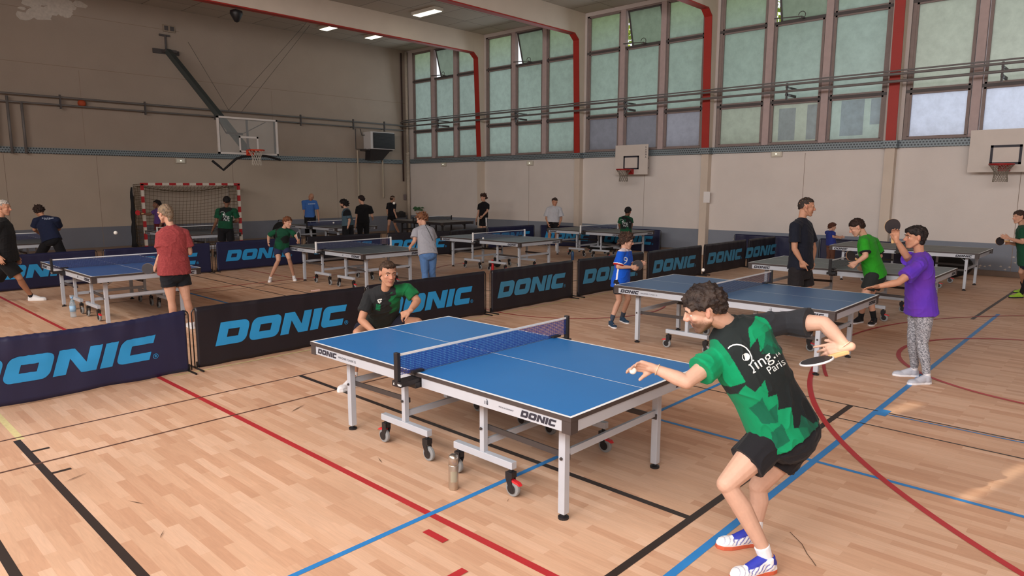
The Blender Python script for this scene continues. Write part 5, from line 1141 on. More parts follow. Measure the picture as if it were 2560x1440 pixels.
def pingmark(info, cx, cy, s, ang, rgb=(214, 222, 222)):
    """club mark: an arc with a ball, then 'ing.' and 'Paris'; (cx, cy) in photo pixels, s scale"""
    ca, sa = math.cos(ang), math.sin(ang); X = lambda x, y: (cx+(x*ca-y*sa)*s, cy+(x*sa+y*ca)*s)
    st = max(0.8, 2*s); pol = stroke([X(*q) for q in ((-46, -6), (-38, -16), (-26, -20), (-12, -17), (-2, -7), (2, 6), (-1, 16), (-8, 20))], 3.4*s, st)+stroke([X(*q) for q in ((-8, 16), (-7, 26), (-10, 38), (-4, 38))], 3.4*s, st)
    c = X(-13, 6); pol += disc(c[0], c[1], 0.1, 8.5*s)
    a = X(2, 34); pol += text_polys('ing.', 44*s, a[0], a[1], ang, 4*s); a = X(0, 66); pol += text_polys('Paris', 33*s, a[0], a[1], ang, 4*s); a = X(66, 14); pol += text_polys('14', 20*s, a[0], a[1], ang, 4*s)
    decal(info, 'print', pol, rgb, from_view())
m_rubk = mat('black_bat_rubber', (36, 32, 36), 0.55); m_rubr = mat('red_bat_rubber', (188, 30, 38), 0.5); m_wood = mat('bat_wood', (206, 168, 118), 0.5); m_tapeb = mat('bat_edge_tape', (206, 208, 212), 0.5)
def bat(c, n, h, label, front=m_rubk, back=m_rubr, k=1.0, edge=None):
    """c blade centre, n blade normal, h direction from blade centre to handle"""
    n = Vector(n).normalized(); h = Vector(h); h = (h-n*h.dot(n)).normalized(); s = n.cross(h); R_ = tag(empty('table_tennis_bat', c), label, 'bat')
    out = [(s*0.075*math.cos(t)*(1-0.04*math.sin(t))+h*0.079*math.sin(t))*k for t in [6.2832*i/32 for i in range(32)]]
    MB().prism([p-n*0.003 for p in out], n*0.006).build('blade', edge or m_wood, R_)
    MB().prism([p*0.985+n*0.003 for p in out], n*0.0035).build('rubber', front, R_); MB().prism([p*0.985-n*0.003 for p in out], n*-0.0035).build('rubber', back, R_)
    if edge: b = MB(); b.tube([p*1.01 for p in out], 0.0062, 6, closed=True); b.build('edge_tape', edge, R_, smooth=True)
    b = MB(); b.prism([h*0.070*k+s*0.014-n*0.011, h*0.070*k-s*0.014-n*0.011, h*0.175*k-s*0.017-n*0.012, h*0.175*k+s*0.017-n*0.012], n*0.023); b.build('handle', m_wood, R_, bevel=0.006); return R_

# === the serving player =====================================================
GD = lin((30, 38, 38)); GR = lin((0, 142, 92)); GM = lin((10, 84, 62)); GB = lin((14, 20, 22))
def inpoly(x, y, pg):
    r = False; j = len(pg)-1
    for i in range(len(pg)):
        if (pg[i][1] > y) != (pg[j][1] > y) and x < (pg[j][0]-pg[i][0])*(y-pg[i][1])/(pg[j][1]-pg[i][1])+pg[i][0]: r = not r
        j = i
    return r
# pattern of the shirt's back in its own plane: u across (m, + = wearer's right), v up the spine (0 hem .. 1 neck)
BACK = [([(-.02, .80), (.03, .93), (.13, .95), (.19, .86), (.13, .78), (.12, .68), (.07, .76), (.02, .74), (.04, .84)], GR, .9),
        ([(.02, .72), (.10, .84), (.20, .80), (.14, .62)], GM, .8),
        ([(-.19, .52), (-.13, .58), (-.11, .50), (-.04, .545), (-.06, .42), (-.01, .40), (-.05, .30), (.02, .26), (-.02, .12), (.05, .06), (.0, -.2), (-.3, -.2), (-.3, .5)], GR, .85),
        ([(-.16, .40), (-.09, .44), (-.10, .33), (-.04, .34), (-.08, .22), (-.15, .26)], GM, .9), ([(-.14, .18), (-.07, .20), (-.08, .06), (-.16, .05)], GM, .9), ([(.0, .10), (.06, .16), (.10, .04), (.16, .02), (.14, -.2), (.0, -.2)], GM, .8),
        ([(.17, .42), (.21, .52), (.24, .40), (.21, .34)], GR, .6)]
def jersey_main(p, n, I):
    q = p-I['pelvis']; v = q.dot(I['t'])/I['Lt']; sd = I['side'](0.6); u = q.dot(sd); w = q.dot(I['t'].cross(sd)); P = I['P']
    if w < 0.03 or True:
        dl = (p-P['shL']); a = (P['elL']-P['shL']).normalized()
        if u < -.125 and v > .58+0.5*(u+.125)*0 and v > .60: return GR if (u < -.15 or v < .9+u) else mixc(GR, GD, .2)
        if u > .16 and v > .62: return lin((40, 42, 46))
        c = mixc(GD, GB, max(0, min(1, (.75-v)*1.4+(u)*1.5)))
        for pg, cl, m in BACK:
            if inpoly(u+0.006*noise.noise(p*18), v, pg): c = mixc(c, cl, m)
    return c
def shoe_main(p, n, I):
    q = p-I['o']; x, y, z = q.dot(I['d'])/I['k'], q.dot(I['s'])/I['k'], q.dot(I['n'])/I['k']
    Wt = lin((232, 234, 236)); Bl = lin((44, 56, 168))
    if x < .05 and z > .04+x*.5: return Bl
    if .07 < x < .19 and z > .098-.24*x and abs(y) < .03: return Bl
    if z > .10: return lin((36, 40, 110))
    s = (x*1.0+z*0.9)*38
    if .05 < x < .20 and .028 < z < .07 and (s % 1.0) < .34: return mixc(Wt, Bl, .8)
    if x > .2 and z > .03 and (s % 1.0) < .18: return mixc(Wt, lin((120, 130, 170)), .6)
    return Wt
D0 = at(1950, 1000, 3.55)
p1 = person('man serving in the foreground, green and black shirt with white club print, black shorts', (D0.x, D0.y, 0), 285, 1.77,
    head=(1760, 770, -0.02), look=(-0.92, -0.38, 0.22), headup=None,
    J=dict(neck=(1821, 806, 0.03), shL=(1806, 884, 0.02), shR=(1966, 806, 0.08), elL=(1716, 955, -0.12), wrL=(1638, 922, -0.06), elR=(2060, 808, -0.06), wrR=(2117, 868, -0.14),
           hipL=(1928, 1092, -0.04), hipR=(2004, 1080, 0.06), knL=(1816, 1210, -0.16), knR=(1895, 1215, 0.10), anL=('z', 1920, 1392, .09), toL=('z', 1838, 1440, .02), anR=('z', 1888, 1325, .09), toR=('z', 1806, 1360, .02)),
    skin='pale', vox=0.0042, hair=('full', (36, 28, 26), 0.0125, .85, (58, 48, 42)), extra_hair=(), shirt_fn=jersey_main, sleeve=0.62, sleeve_loose=1.5, hem=0.0, loose=1.25, bulk=1.07, bottoms=('shorts', (26, 26, 30), 0.56),
    shoes=((232, 234, 236), (196, 92, 62), (52, 62, 176)), shoe_fn=shoe_main, socks=((226, 228, 232), 0.07), beard=((84, 60, 44), .85, -0.03), eyes=True, foldamp=0.011,
    handL=dict(d=(-1, .18, .05), n=(-.1, -.5, -.9), curls=(.35, .5, .62, .72), thumb=.8, side=-1), handR=dict(d=(-.85, -.25, .25), n=(0.1, -.4, .9), curls=(.25, .75, .9, 1.0), thumb=.3))
cr = (1480, 680, 2.5714)
pol = stroke([(875, 492), (885, 480), (905, 470), (930, 466), (960, 470), (990, 487), (1012, 512), (1026, 545), (1028, 572), (1018, 592), (1005, 600)], 8, 5)+stroke([(1016, 598), (1028, 612), (1040, 628), (1038, 648), (1052, 640)], 8, 5)
pol += disc(990, 546, 6, 25)+disc(990, 546, 0.5, 6)
A_ = math.radians(-33)
pol += text_polys('ing.', 108, 1062, 628, A_, 9)+text_polys('Paris', 72, 1140, 660, A_, 9, 0.92)+text_polys('14', 32, 1186, 548, A_, 8)
decal(p1, 'club_print', pol, (224, 232, 230), from_view(cr))
pball(p1['grips']['L']+Vector((0, 0, 0.0))+(-RT*0.035-UP*0.012), 'white ball held in the fingers of the man serving in the foreground')
gR = p1['P']['wrR']; bc_ = at(2042, 903, 3.55-0.17)
bat(bc_, UP*0.96+G*0.13-RT*0.27, gR-bc_, 'black rubber bat seen edge-on, held behind the back of the serving man', edge=m_tapeb)
for (w_, e_) in ((p1['P']['wrL'], p1['P']['elL']), (p1['P']['wrR'], p1['P']['elR'])):
    a_ = (w_-e_).normalized(); x_ = a_.orthogonal().normalized(); y_ = a_.cross(x_); c_ = w_-a_*0.012
    o = MB().tube([c_+(x_*math.cos(t)+y_*math.sin(t))*0.030-p1['B'] for t in [6.2832*i/20 for i in range(20)]], 0.0025, 6, closed=True).build('bracelet', mat('bracelet', (214, 190, 160), 0.4), p1['root'], smooth=True)
# === the crouching opponent =================================================
def jersey_front(p, n, I):
    q = p-I['pelvis']; v = q.dot(I['t'])/I['Lt']; sd = I['side'](.8); u = -q.dot(sd)    # u + = wearer's left
    c = mixc(lin((34, 36, 38)), lin((20, 34, 22)), max(0, min(1, .9-v)))
    zz = u+0.05*noise.noise(p*9)+0.03*noise.noise(p*25)
    if v > .62 and zz > .07: c = mixc(lin((14, 82, 44)), lin((20, 110, 60)), max(0, min(1, .5+noise.noise(p*14))))
    if .70 < v < .84 and -.09 < u < -.045: c = lin((14, 120, 78))
    if v > .95 and u < -.14: c = lin((20, 150, 100))
    return c
p2c = on_z(950, 930)
p2 = person('young man crouching behind the far end of the bright blue table, hand on his knee', (p2c.x+.35, p2c.y-0.1, 0), 175, 1.80, head=(970, 683, -0.55), look=(.50, -.12, -.86), headup=(0.02, 0.02, 1),
    J=dict(neck=(962, 734, -.48), shR=(925, 738, -.42), shL=(1018, 722, -.42), elR=(903, 800, -.55), wrR=(938, 832, -.72), elL=(1044, 752, -.46), wrL=(1024, 778, -.62),
           hipR=(932, 812, .02), hipL=(974, 808, .02), knR=(894, 832, -.38), knL=(1044, 806, -.36), anR=('z', 884, 945, .09), toR=('z', 868, 968, .02), anL=('z', 1062, 925, .09), toL=('z', 1085, 945, .02)),
    skin='tan', vox=0.0048, hair=('short', (52, 40, 33), 0.0105, .25, (72, 56, 44)), extra_hair=(((.064, .0, .088), (.032, .060, .024)),), shirt_fn=jersey_front, sleeve=.68, hem=.0, bottoms=('shorts', (30, 32, 46), .72), shoes=((226, 226, 228), (232, 232, 232)), socks=((226, 226, 228), .06), eyes=True, foldamp=.009,
    handL=dict(d=(-.85, -.4, -.3), n=(.0, -.7, .6), curl=1.3), handR=dict(curl=.6))
decal(p2, 'badge', [[(x, y) for x, y in pl] for pl in stroke([(943, 751), (948, 749), (955, 748)], 3, 1)+stroke([(945, 753), (949, 757), (953, 752)], 3.4, 1)], (220, 222, 216), from_view())
# === woman in purple =========================================================
def purple(p, n, I): return mixc(lin((84, 48, 176)), lin((96, 50, 160)), max(0, min(1, .5+noise.noise(p*7))))
def marl(p, n, I):
    q = noise.noise(Vector((p.x*90, p.y*90, p.z*240))); return mixc(lin((88, 90, 98)), lin((186, 188, 194)), max(0, min(1, .5+q*1.6)))
pw = on_z(2292, 952)
p3 = person('woman in a purple T-shirt and grey marl leggings holding up a black bat', (pw.x, pw.y, 0), 270, 1.63, head=(2287, 593, -.0), look=(-1, -.03, .12),
    J=dict(neck=(2300, 642, 0), shL=(2300, 664, -.19), shR=(2284, 660, .17), elL=(2246, 706, -.24), wrL=(2196, 716, -.20), elR=(2266, 640, -.02), wrR=(2241, 600, -.06), hipL=(2310, 770, -.09), hipR=(2296, 770, .08),
           knL=(2306, 858, -.06), knR=(2283, 850, .08), anL=('z', 2318, 940, .085), toL=('z', 2264, 957, .02), anR=('z', 2286, 922, .085), toR=('z', 2232, 934, .02)),
    skin='tan', vox=.0055, hair=('full', (24, 20, 20), .018, .35, (44, 38, 36)), extra_hair=(((-.06, 0, .035), (.066, .078, .082)), ((-.055, 0, -.05), (.045, .06, .045)), ((.05, 0, .075), (.05, .055, .03))), shirt_fn=purple, sleeve=.68, sleeve_loose=1.4, hem=-.10, loose=1.6, bulk=1.1,
    bottoms=('leggings', (130, 132, 140), .93), bot_fn=marl, shoes=((178, 182, 192), (226, 228, 232), (84, 88, 110)), socks=((226, 226, 230), .05), foldamp=.009, eyes=True,
    handL=dict(d=(-1, -.12, 0), n=(-.1, -.9, -.3), curls=(.05, .1, .12, .25), thumb=.1, spread=1.35), handR=dict(d=(-.25, 1, -.05), n=(-.2, 0, -.9), curl=.6))
bat(at(2231, 566, p3['B'].dot(G)-.03), -G+RT*-.15-UP*.1, -UP+RT*.15, 'black bat held up in the hand of the woman in purple')
# === man in black V-neck =====================================================
pm = at(2005, 800, 9.75)
p4 = person('smiling man in black V-neck T-shirt and black shorts standing between two tables', (pm.x, pm.y, 0), 95, 1.84, head=(2017, 517, 0), look=(.93, -.12, -.25),
    J=dict(neck=(2005, 548, 0), shR=(1987, 567, -.17), shL=(2018, 564, .18), elR=(1986, 622, -.2), wrR=(2003, 652, -.22), elL=(2035, 622, .18), wrL=(2030, 655, .05), hipR=(1990, 678, -.08), hipL=(2012, 678, .08), knR=(1988, 742, -.08), knL=(2020, 742, .08), anR=('z', 1985, 806, .09), anL=('z', 2030, 800, .09)),
    skin='tan', vox=.0062, hair=('short', (48, 40, 36), .013, .1, (62, 54, 48)), shirt=(24, 28, 40), sleeve=.7, sleeve_loose=1.2, hem=.06, loose=1.5, bottoms=('shorts', (34, 31, 33), .55), shoes=((60, 60, 66), (220, 220, 220)), handR=dict(d=(.35, -1, -.1), curls=(.1, .9, 1.0, 1.0)), foldamp=.007, bulk=1.05)
# === player in bright green ==================================================
def polo(p, n, I): return lin((42, 150, 34))
pp = on_z(2165, 815)
p5 = person('player in a bright green polo shirt bending over the dark green table', (pp.x, pp.y, 0), 300, 1.74, head=(2142, 568, .0), look=(-.8, -.45, .3),
    J=dict(neck=(2160, 590, .0), shL=(2160, 606, -.16), shR=(2186, 604, .16), elL=(2164, 640, -.25), wrL=(2142, 656, -.2), elR=(2200, 640, .2), wrR=(2165, 662, .2), hipL=(2182, 690, -.08), hipR=(2196, 688, .09), knL=(2160, 745, -.08), knR=(2172, 742, .1), anL=('z', 2152, 792, .09), toL=('z', 2134, 806, .02), anR=('z', 2186, 795, .09), toR=('z', 2168, 816, .02)),
    skin='light', vox=.0062, hair=('full', (44, 30, 26), .015, .25), shirt_fn=polo, cuff=(24, 26, 30), sleeve=.78, sleeve_loose=1.3, hem=-.03, loose=1.2, bottoms=('shorts', (38, 42, 42), .62), shoes=((28, 28, 32), (226, 226, 228)), socks=((24, 24, 26), .13), handL=dict(curl=.8), foldamp=.007)
bat(at(2127, 640, p5['B'].dot(G)-.18), -G+RT*.3+UP*.3, RT-UP*.5, 'black bat in the left hand of the player in bright green')
# === boy in blue =============================================================
def blue_kit(p, n, I):
    q = p-I['pelvis']; v = q.dot(I['t'])/I['Lt']; sd = I['side'](.5); w = q.dot(I['t'].cross(sd)); u = q.dot(sd)
    if v < .5 and u > .05 and abs(w+.0) < .013: return lin((226, 228, 234))
    if v > .965: return lin((220, 210, 214))
    return lin((14, 84, 196))
def blue_cuffs(p, n, I):
    for c in 'LR':
        s0, e = I['P']['sh'+c], I['P']['el'+c]; a_ = (e-s0).normalized(); q = (p-s0).dot(a_)/(e-s0).length; r = ((p-s0)-a_*(p-s0).dot(a_)).length
        if r < .085 and 1.05 > q > .80: return lin((190, 40, 44))
        if r < .085 and 1.05 > q > .74: return lin((228, 230, 234))
    return blue_kit(p, n, I)
pb = on_z(1546, 812)
p7 = person('curly haired boy with glasses in a blue shirt with number 9', (pb.x, pb.y, 0), 95, 1.44, head=(1567, 602, 0), look=(.95, -.22, -.12),
    J=dict(neck=(1561, 624, 0), shR=(1552, 634, -.13), shL=(1570, 632, .12), elR=(1545, 667, -.17), wrR=(1578, 668, -.14), elL=(1572, 662, .12), wrL=(1594, 660, .08), hipR=(1545, 704, -.07), hipL=(1558, 704, .07), knR=(1548, 750, -.06), knL=(1571, 746, .07), anR=('z', 1527, 803, .075), toR=('z', 1546, 822, .02), anL=('z', 1555, 792, .075), toL=('z', 1577, 809, .02)),
    skin='light', vox=.0052, hair=('long', (52, 38, 32), .021, 1.2, (76, 56, 46)), shirt_fn=blue_cuffs, sleeve=.86, sleeve_loose=1.3, hem=-.16, loose=1.7, bottoms=('shorts', (32, 32, 38), .62), shoes=((34, 60, 84), (226, 226, 226), (60, 150, 170)), socks=((62, 70, 84), .12), handR=dict(d=(.9, -.25, 0), curl=.5), handL=dict(d=(.9, .1, 0), curl=.35), foldamp=.009, eyes=True)
decal(p7, 'number', text_polys('9', 25, 1556.5, 659, 0.1, 2), (206, 214, 224), from_view())
Hq = lambda x, y, z: p7['C']+(p7['Lk']*x+p7['S']*y+p7['U']*z)*0.92
b = MB()
for s in (1, -1): b.tube([Hq(.088, s*.031+.02*math.cos(t), .002+.016*math.sin(t))-p7['B'] for t in [6.2832*i/14 for i in range(14)]], .0022, 5, closed=True); b.tube([Hq(.088, s*.05, .006)-p7['B'], Hq(-.005, s*.078, .012)-p7['B']], .002, 5)
b.build('glasses', m_blackp, p7['root'], smooth=True)
bat(at(1594, 663, p7['B'].dot(G)-.02), -G+UP*.2, -RT*1+UP*-.1, 'black bat between the hands of the boy in blue')
# === player in the red shirt ================================================
def heather(p, n, I): return mixc(lin((134, 54, 56)), lin((152, 66, 66)), max(0, min(1, .5+noise.noise(p*60))))
pr = at(445, 800, 9.4)
p9 = person('player seen from behind in a dull red T-shirt, grey-blond hair tied in a bun', (pr.x, pr.y, 0), 322, 1.80, head=(413, 534, 0), look=(-.93, -.08, .35),
    J=dict(neck=(428, 566, 0), shL=(404, 588, -.06), shR=(460, 584, .08), elL=(404, 634, -.12), wrL=(390, 664, -.02), elR=(474, 632, .12), wrR=(472, 608, .32), hipL=(420, 684, -.06), hipR=(452, 682, .06), knL=(428, 748, -.06), knR=(466, 746, .06), anL=('z', 436, 812, .09), anR=('z', 480, 806, .09)),
    skin='light', vox=.006, hair=('long', (112, 98, 84), .014, .1, (140, 120, 96)), extra_hair=(((-.085, .0, .035), (.03, .03, .036)), ((-.085, .0, -.02), (.03, .045, .05)), ((-.07, 0, -.07), (.025, .04, .05))), shirt_fn=heather, sleeve=.68, sleeve_loose=1.2, hem=-.02, loose=1.7, bottoms=('shorts', (24, 26, 32), .5), shoes=((220, 220, 224), (226, 226, 226)), handL=dict(curl=.9), foldamp=.008, bulk=1.08)
b = MB()
Hq = lambda x, y, z: p9['C']+(p9['Lk']*x+p9['S']*y+p9['U']*z)
for s in (1, -1): b.tube([Hq(.093, s*.031+.02*math.cos(t), .002+.015*math.sin(t))-p9['B'] for t in [6.2832*i/14 for i in range(14)]], .002, 5, closed=True); b.tube([Hq(.093, s*.05, .006)-p9['B'], Hq(-.005, s*.082, .012)-p9['B']], .002, 5)
b.build('glasses', mat('wire_rim', (150, 130, 110), 0.3, 0.6), p9['root'], smooth=True)
bat(at(370, 672, p9['B'].dot(G)+.02), -G+RT*.2+UP*.1, RT-UP*.05, 'dark grey bat in the left hand of the player in the red shirt')
# === boy crouching ===========================================================
def jersey_small(p, n, I):
    q = p-I['pelvis']; v = q.dot(I['t'])/I['Lt']; g = noise.noise(p*7+Vector((3, 1, 4))); sd = I['side'](.8); u = q.dot(sd)
    c = lin((20, 26, 26)) if g < .02 else lin((14, 66, 46))
    if v < .35 or abs(u) > .15: c = mixc(c, lin((12, 84, 54)), .6)
    return c
pk = on_z(707, 704)
p14 = person('boy with brown hair crouching in green and black shirt and white shoes', (pk.x, pk.y, 0), 140, 1.50, head=(719, 556, -.12), look=(.85, -.18, -.5),
    J=dict(neck=(706, 574, -.08), shR=(686, 580, -.05), shL=(729, 580, -.02), elR=(672, 590, .02), wrR=(671, 605, -.14), elL=(742, 592, -.1), wrL=(746, 602, -.30), hipR=(694, 620, .02), hipL=(714, 619, .06), knR=(696, 650, -.15), knL=(722, 645, -.08), anR=('z', 676, 694, .08), toR=('z', 672, 706, .02), anL=('z', 735, 691, .08), toL=('z', 740, 702, .02)),
    skin='light', vox=.006, hair=('long', (92, 54, 36), .017, .6, (120, 76, 50)), shirt_fn=jersey_small, sleeve=.75, sleeve_loose=1.2, hem=.0, bottoms=('shorts', (40, 46, 76), .62), shoes=((228, 228, 230), (232, 232, 232)), socks=((224, 224, 226), .04), handL=dict(curl=.7))
bat(at(746, 589, p14['B'].dot(G)-.3), RT-G*.1+UP*.1, -UP*1.0+RT*.25, 'bat seen edge-on in the hand of the crouched boy', k=.95, edge=m_tapeb)
# === player in jeans =========================================================
pj = at(1072, 700, 12.85)
p19 = person('player in grey T-shirt and blue jeans leaning over the table, seen from behind', (pj.x, pj.y, 0), 335, 1.72, head=(1054, 548, .3), look=(-.85, -.35, .3),
    J=dict(neck=(1060, 566, .2), shL=(1040, 578, .1), shR=(1078, 578, .22), elL=(1036, 603, .02), wrL=(1028, 614, .1), elR=(1086, 604, .3), wrR=(1062, 612, .5), hipL=(1060, 636, -.02), hipR=(1080, 635, .05), knL=(1062, 682, .0), knR=(1080, 680, .1), anL=('z', 1066, 722, .09), anR=('z', 1084, 716, .09)),
    skin='light', vox=.006, hair=('long', (96, 62, 46), .017, 1.5, (130, 88, 60)), shirt=(156, 158, 166), sleeve=.68, sleeve_loose=1.3, hem=-.03, loose=1.7, bottoms=('jeans', (82, 118, 166), .98), shoes=((210, 210, 214), (226, 226, 226)), foldamp=.008)
b = MB(); pa = [(1063, 562), (1070, 575), (1077, 590), (1082, 602)]
decal(p19, 'bag_strap', stroke(pa, 1.6, 2), (60, 64, 66), from_view(), off=.004)
# === man at the left edge ====================================================
po = on_z(25, 760)
p10 = person('grey-haired man in black stepping in at the left edge of the picture', (po.x, po.y, 0), 75, 1.82, head=(9, 519, .0), look=(.97, -.1, .15),
    J=dict(neck=(2, 546, 0), shR=(-4, 564, -.17), shL=(14, 562, .17), elR=(-18, 606, -.2), wrR=(-4, 640, -.25), elL=(24, 606, .2), wrL=(40, 640, .2), hipR=(6, 648, -.07), hipL=(20, 648, .08), knR=(48, 694, .0), knL=(-14, 705, .1), anR=('z', 78, 739, .09), toR=('z', 106, 748, .02), anL=('z', -50, 745, .09), toL=('z', -20, 752, .02)),
    skin='tan', vox=.006, hair=('short', (150, 144, 138), .013, .3, (176, 170, 162)), shirt=(24, 24, 26), sleeve=.7, hem=-.05, loose=1.8, bulk=1.18, bottoms=('shorts', (20, 20, 22), .85), shoes=((226, 228, 230), (226, 226, 226)), socks=((40, 40, 44), .04))
# === bending player in navy ==================================================
pn = at(122, 690, 14.7)
p11 = person('player in navy shirt and black shorts bending away at the far left', (pn.x, pn.y, 0), 345, 1.76, head=(98, 528, .22), look=(-.5, -.3, .8),
    J=dict(neck=(110, 545, .12), shL=(90, 552, .0), shR=(142, 550, .12), elL=(86, 574, .05), wrL=(96, 582, .3), elR=(148, 572, .3), wrR=(125, 585, .5), hipL=(120, 602, 0), hipR=(140, 601, .05), knL=(96, 645, .0), knR=(158, 642, .1), anL=('z', 90, 688, .09), anR=('z', 168, 684, .09)),
    skin='tan', vox=.006, hair=('full', (46, 34, 30), .018, 1.2), shirt=(24, 32, 58), sleeve=.68, sleeve_loose=1.3, hem=-.02, loose=1.5, bottoms=('shorts', (20, 20, 24), .85), shoes=((60, 60, 66), (220, 220, 220)))
decal(p11, 'print', sum([stroke([(105+i*4.3, 545.5+(i % 3)*.5), (107.8+i*4.3, 545.2)], 2.4, 1) for i in range(7)], [])+sum([stroke([(111+i*4, 549), (113.4+i*4, 548.6)], 1.8, 1) for i in range(4)], []), (150, 160, 176), from_view())
# === players in the back rows ================================================
pq = at(402, 620, 20.1)
p12 = person('man in purple shirt behind the far table, red bat stretched to the left', (pq.x, pq.y, 0), 262, 1.72, head=(392, 511, 0), look=(-.9, 0, -.3),
    J=dict(neck=(398, 521, 0), shR=(392, 526, .14), shL=(404, 527, -.12), elR=(375, 536, .1), wrR=(360, 535, .0)), skin='brown', vox=.007, hair=('short', (30, 24, 24), .016, .8), shirt=(88, 60, 120), sleeve=.68, bottoms=('shorts', (90, 24, 28), .8), handR=dict(curl=.8))
bat(at(345, 532, p12['B'].dot(G)-.04), -G, RT-UP*.15, 'red bat before the left goal post, held by the man in purple', front=m_rubr, back=m_rubk)
pg = at(568, 640, 17.7)
p13 = person('man seen from behind in green and black club shirt before the goal', (pg.x, pg.y, 0), 345, 1.79, head=(567, 503, 0), look=(-.3, -.1, .95),
    J=dict(neck=(566, 519, 0), shL=(545, 527, -.02), shR=(588, 527, .04), elL=(541, 554, -.05), wrL=(532, 574, .05), elR=(595, 552, .1), wrR=(580, 556, .3)), skin='brown', vox=.006, hair=('short', (24, 20, 20), .018, .25), shirt_fn=jersey_small, sleeve=.68, sleeve_loose=1.2, hem=-.02, bottoms=('shorts', (18, 18, 22), .8))
pingmark(p13, 562, 535, .24, .22)
pt = at(778, 610, 23.6)
p15 = person('bald man in a blue T-shirt and black trousers standing by the back wall', (pt.x, pt.y, 0), 172, 1.82, head=(778, 493, 0), look=(.25, -.1, -.95), J=dict(elR=(762, 532, 0), wrR=(765, 551, -.05), elL=(795, 532, 0), wrL=(797, 550, -.05)),
    skin='tan', vox=.007, hair=None, shirt=(62, 106, 176), sleeve=.68, sleeve_loose=1.0, hem=-.03, loose=1.1, bulk=.94, bottoms=('trousers', (22, 22, 26), .95), shoes=((40, 40, 44), (60, 60, 60)), beard=((120, 84, 62), .4, 0))
decal(p15, 'print', sum([stroke([(770.5+i*2.6, 510-i*.1), (772.2+i*2.6, 510-i*.1)], 2.2, 1) for i in range(7)], []), (196, 210, 226), from_view())
pv = at(872, 620, 20.1)
p16 = person('dark bearded man with black sleeves on a slate shirt and a wristwatch', (pv.x, pv.y, 0), 300, 1.72, head=(859, 510, 0), look=(-.93, -.05, .2),
    J=dict(neck=(865, 522, 0), shL=(870, 530, -.15), shR=(866, 528, .17), elL=(874, 552, -.16), wrL=(868, 573, -.14)), skin='light', vox=.0065, hair=('full', (26, 22, 22), .022, 1.3), shirt_fn=lambda p, n, I: lin((22, 24, 28)) if abs((p-I['pelvis']).dot(I['side'](1))) > .13 and (p-I['pelvis']).dot(I['t'])/I['Lt'] > .55 else lin((70, 92, 104)), sleeve=.72, sleeve_loose=1.3, hem=-.08, loose=1.5, bulk=1.08, bottoms=('shorts', (18, 18, 22), .75), beard=((30, 24, 22), .9, 0.0))
a_ = (p16['P']['wrL']-p16['P']['elL']).normalized(); c_ = p16['P']['wrL']-a_*.01; b = MB(); cap(b, c_-a_*.016-p16['B'], c_+a_*.016-p16['B'], .034, .034, flat0=True, flat1=True); b.build('wristwatch', m_blackp, p16['root'])
px_ = at(910, 620, 21.1)
p17 = person('dark-haired man seen from behind in plain black T-shirt and black trousers', (px_.x, px_.y, 0), 325, 1.76, head=(903, 499, 0), look=(-.75, -.1, .6),
    J=dict(neck=(907, 512, 0), shL=(895, 520, -.06), shR=(925, 520, .08), elL=(893, 542, -.06), wrL=(889, 562, .0), elR=(930, 540, .12), wrR=(932, 545, .3)), skin='light', vox=.0065, hair=('short', (40, 28, 26), .018, .8), shirt=(18, 18, 20), sleeve=.68, sleeve_loose=1.3, hem=-.05, loose=1.6, bottoms=('trousers', (16, 16, 18), .95))
ph = at(981, 590, 26.4)
p18 = person('player with a headband in black kit near the corner of the hall', (ph.x, ph.y, 0), 35, 1.66, head=(982, 497, 0), look=(.6, 0, .7),
    J=dict(neck=(979, 507, 0), knL=(972, 562, -.1), knR=(988, 562, .1), anL=('z', 970, 588, .08), anR=('z', 1000, 587, .08), elR=(985, 527, -.1), wrR=(989, 537, -.1)), skin='light', vox=.007, hair=('short', (70, 50, 38), .014, .8), shirt=(22, 22, 28), sleeve=.68, hem=-.02, bottoms=('shorts', (18, 18, 22), .5), shoes=((220, 200, 190), (226, 226, 226)))
b = MB(); b.tube([p18['C']-p18['B']+p18['U']*.045+(p18['Lk']*(.094*math.cos(t)-.012)+p18['S']*.078*math.sin(t)) for t in [6.2832*i/24 for i in range(24)]], .012, 6, closed=True); b.build('headband', mat('band_tan', (190, 160, 140), .8), p18['root'], smooth=True)
pz = at(1209, 600, 24.2)
p20 = person('curly haired boy in black with a white stripe on his shorts', (pz.x, pz.y, 0), 235, 1.77, head=(1208, 494, 0), look=(-.6, -.05, -.7),
    J=dict(neck=(1210, 505, 0), shR=(1199, 513, .1), shL=(1220, 513, -.06), elR=(1197, 530, .06), wrR=(1192, 545, -.02), elL=(1218, 528, -.12), wrL=(1207, 540, -.22)), skin='light', vox=.007, hair=('full', (62, 40, 32), .022, 1.3), shirt=(20, 20, 24), sleeve=.68, sleeve_loose=1.2, hem=-.02, bottoms=('shorts', (18, 18, 22), .75),
    bot_fn=lambda p, n, I: lin((210, 210, 212)) if abs((p-I['pelvis']).dot(I['f'])) < .035 and (p-I['pelvis']).dot(I['side'](0)) < -.10 and p.z < I['pelvis'].z-.02 else lin((18, 18, 22)))
bat(at(1191, 558, p20['B'].dot(G)-.0), RT-G*.2, UP, 'dark bat hanging from the hand of the boy with the striped shorts')
py_ = on_z(1382, 628)
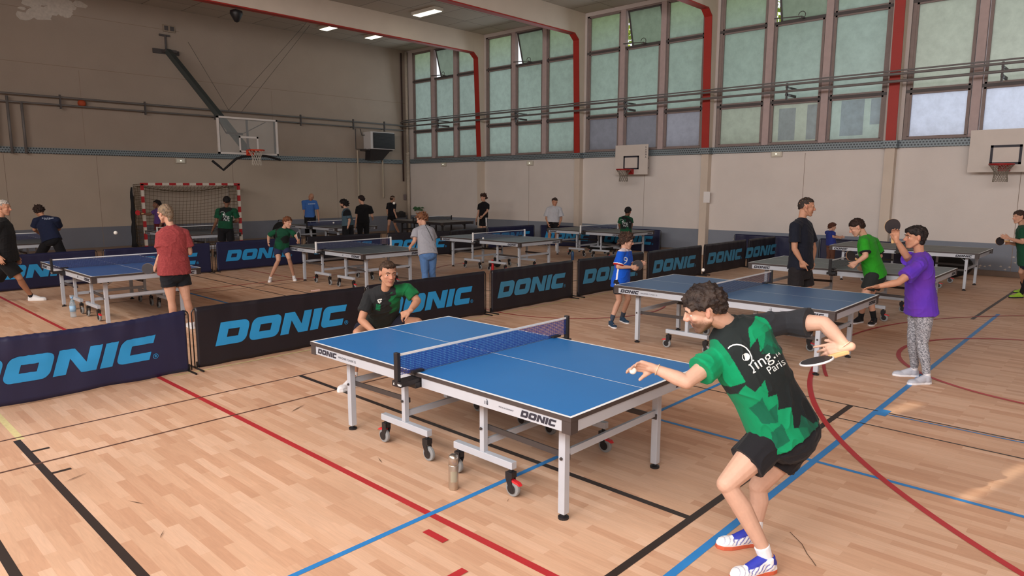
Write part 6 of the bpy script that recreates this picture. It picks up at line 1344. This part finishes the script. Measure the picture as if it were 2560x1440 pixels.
p21 = person('man in white T-shirt and black shorts waiting at the far end of a grey table', (py_.x, py_.y, 0), 178, 1.79, head=(1387, 505, 0), look=(.2, -.2, -.9),
    J=dict(neck=(1385, 516, 0), shR=(1371, 524, 0), shL=(1399, 524, 0), elR=(1366, 545, 0), wrR=(1370, 559, -.12), elL=(1403, 545, 0), wrL=(1400, 557, -.12)), skin='tan', vox=.006, hair=('short', (60, 46, 40), .014, .8), shirt=(186, 188, 194), sleeve=.8, sleeve_loose=1.6, hem=-.06, loose=2.0, bottoms=('shorts', (24, 24, 28), .55), shoes=((222, 222, 226), (226, 226, 226)), socks=((220, 220, 222), .12))
pu = at(1563, 650, 17.4)
p22 = person('boy seen from behind in green club shirt at the grey table by the wall', (pu.x, pu.y, 0), 12, 1.50, head=(1570, 529, 0), look=(.5, -.1, .8),
    J=dict(neck=(1566, 540, 0), shL=(1552, 547, -.05), shR=(1577, 548, .05), elL=(1548, 562, 0), wrL=(1552, 574, .15), elR=(1579, 562, .05), wrR=(1578, 572, .0)), skin='brown', vox=.006, hair=('short', (24, 20, 20), .018, .25), shirt_fn=jersey_small, sleeve=.7, sleeve_loose=1.2, hem=-.04, bottoms=('shorts', (18, 18, 22), .8))
pingmark(p22, 1559, 553, .2, .08, (190, 200, 200))
pc = at(2074, 660, 16.6)
p6 = person('small child in blue T-shirt and brown trousers at the table near the windows', (pc.x, pc.y, 0), 80, 1.22, head=(2081, 567, 0), look=(.95, -.15, -.2),
    J=dict(neck=(2076, 578, 0), elR=(2083, 592, -.12), wrR=(2097, 594, -.1), elL=(2086, 590, .12), wrL=(2100, 592, .08)), skin='light', vox=.006, hair=('long', (86, 52, 40), .018, 1.0), shirt=(42, 56, 130), sleeve=.5, hem=-.1, loose=1.6, bottoms=('trousers', (104, 70, 56), .98), shoes=((60, 50, 50), (90, 90, 90)))
pe = at(2560, 740, 12.4)
p8 = person('woman in dark green shirt holding a black bat at the right edge of the picture', (pe.x, pe.y, 0), 268, 1.66, head=(2547, 542, 0), look=(-1, -.1, 0),
    J=dict(neck=(2556, 566, 0), shL=(2556, 577, -.17), shR=(2550, 577, .16), elL=(2556, 606, -.2), wrL=(2522, 596, -.2), elR=(2550, 612, .12), wrR=(2524, 608, .05), hipL=(2566, 655, -.07), hipR=(2566, 655, .08), anL=('z', 2552, 734, .08), anR=('z', 2562, 722, .08)),
    skin='light', vox=.006, hair=('full', (62, 44, 38), .016, .2), extra_hair=(((-.09, 0, .0), (.05, .04, .05)),), shirt=(22, 72, 50), sleeve=.68, hem=-.05, loose=1.4, bottoms=('shorts', (28, 30, 52), .55), shoes=((150, 196, 60), (40, 40, 40), (40, 40, 40)), socks=((24, 24, 28), .32))
bat(at(2500, 603, p8['B'].dot(G)-.1), -G+UP*.1, RT, 'black bat held before the woman in dark green at the right edge')
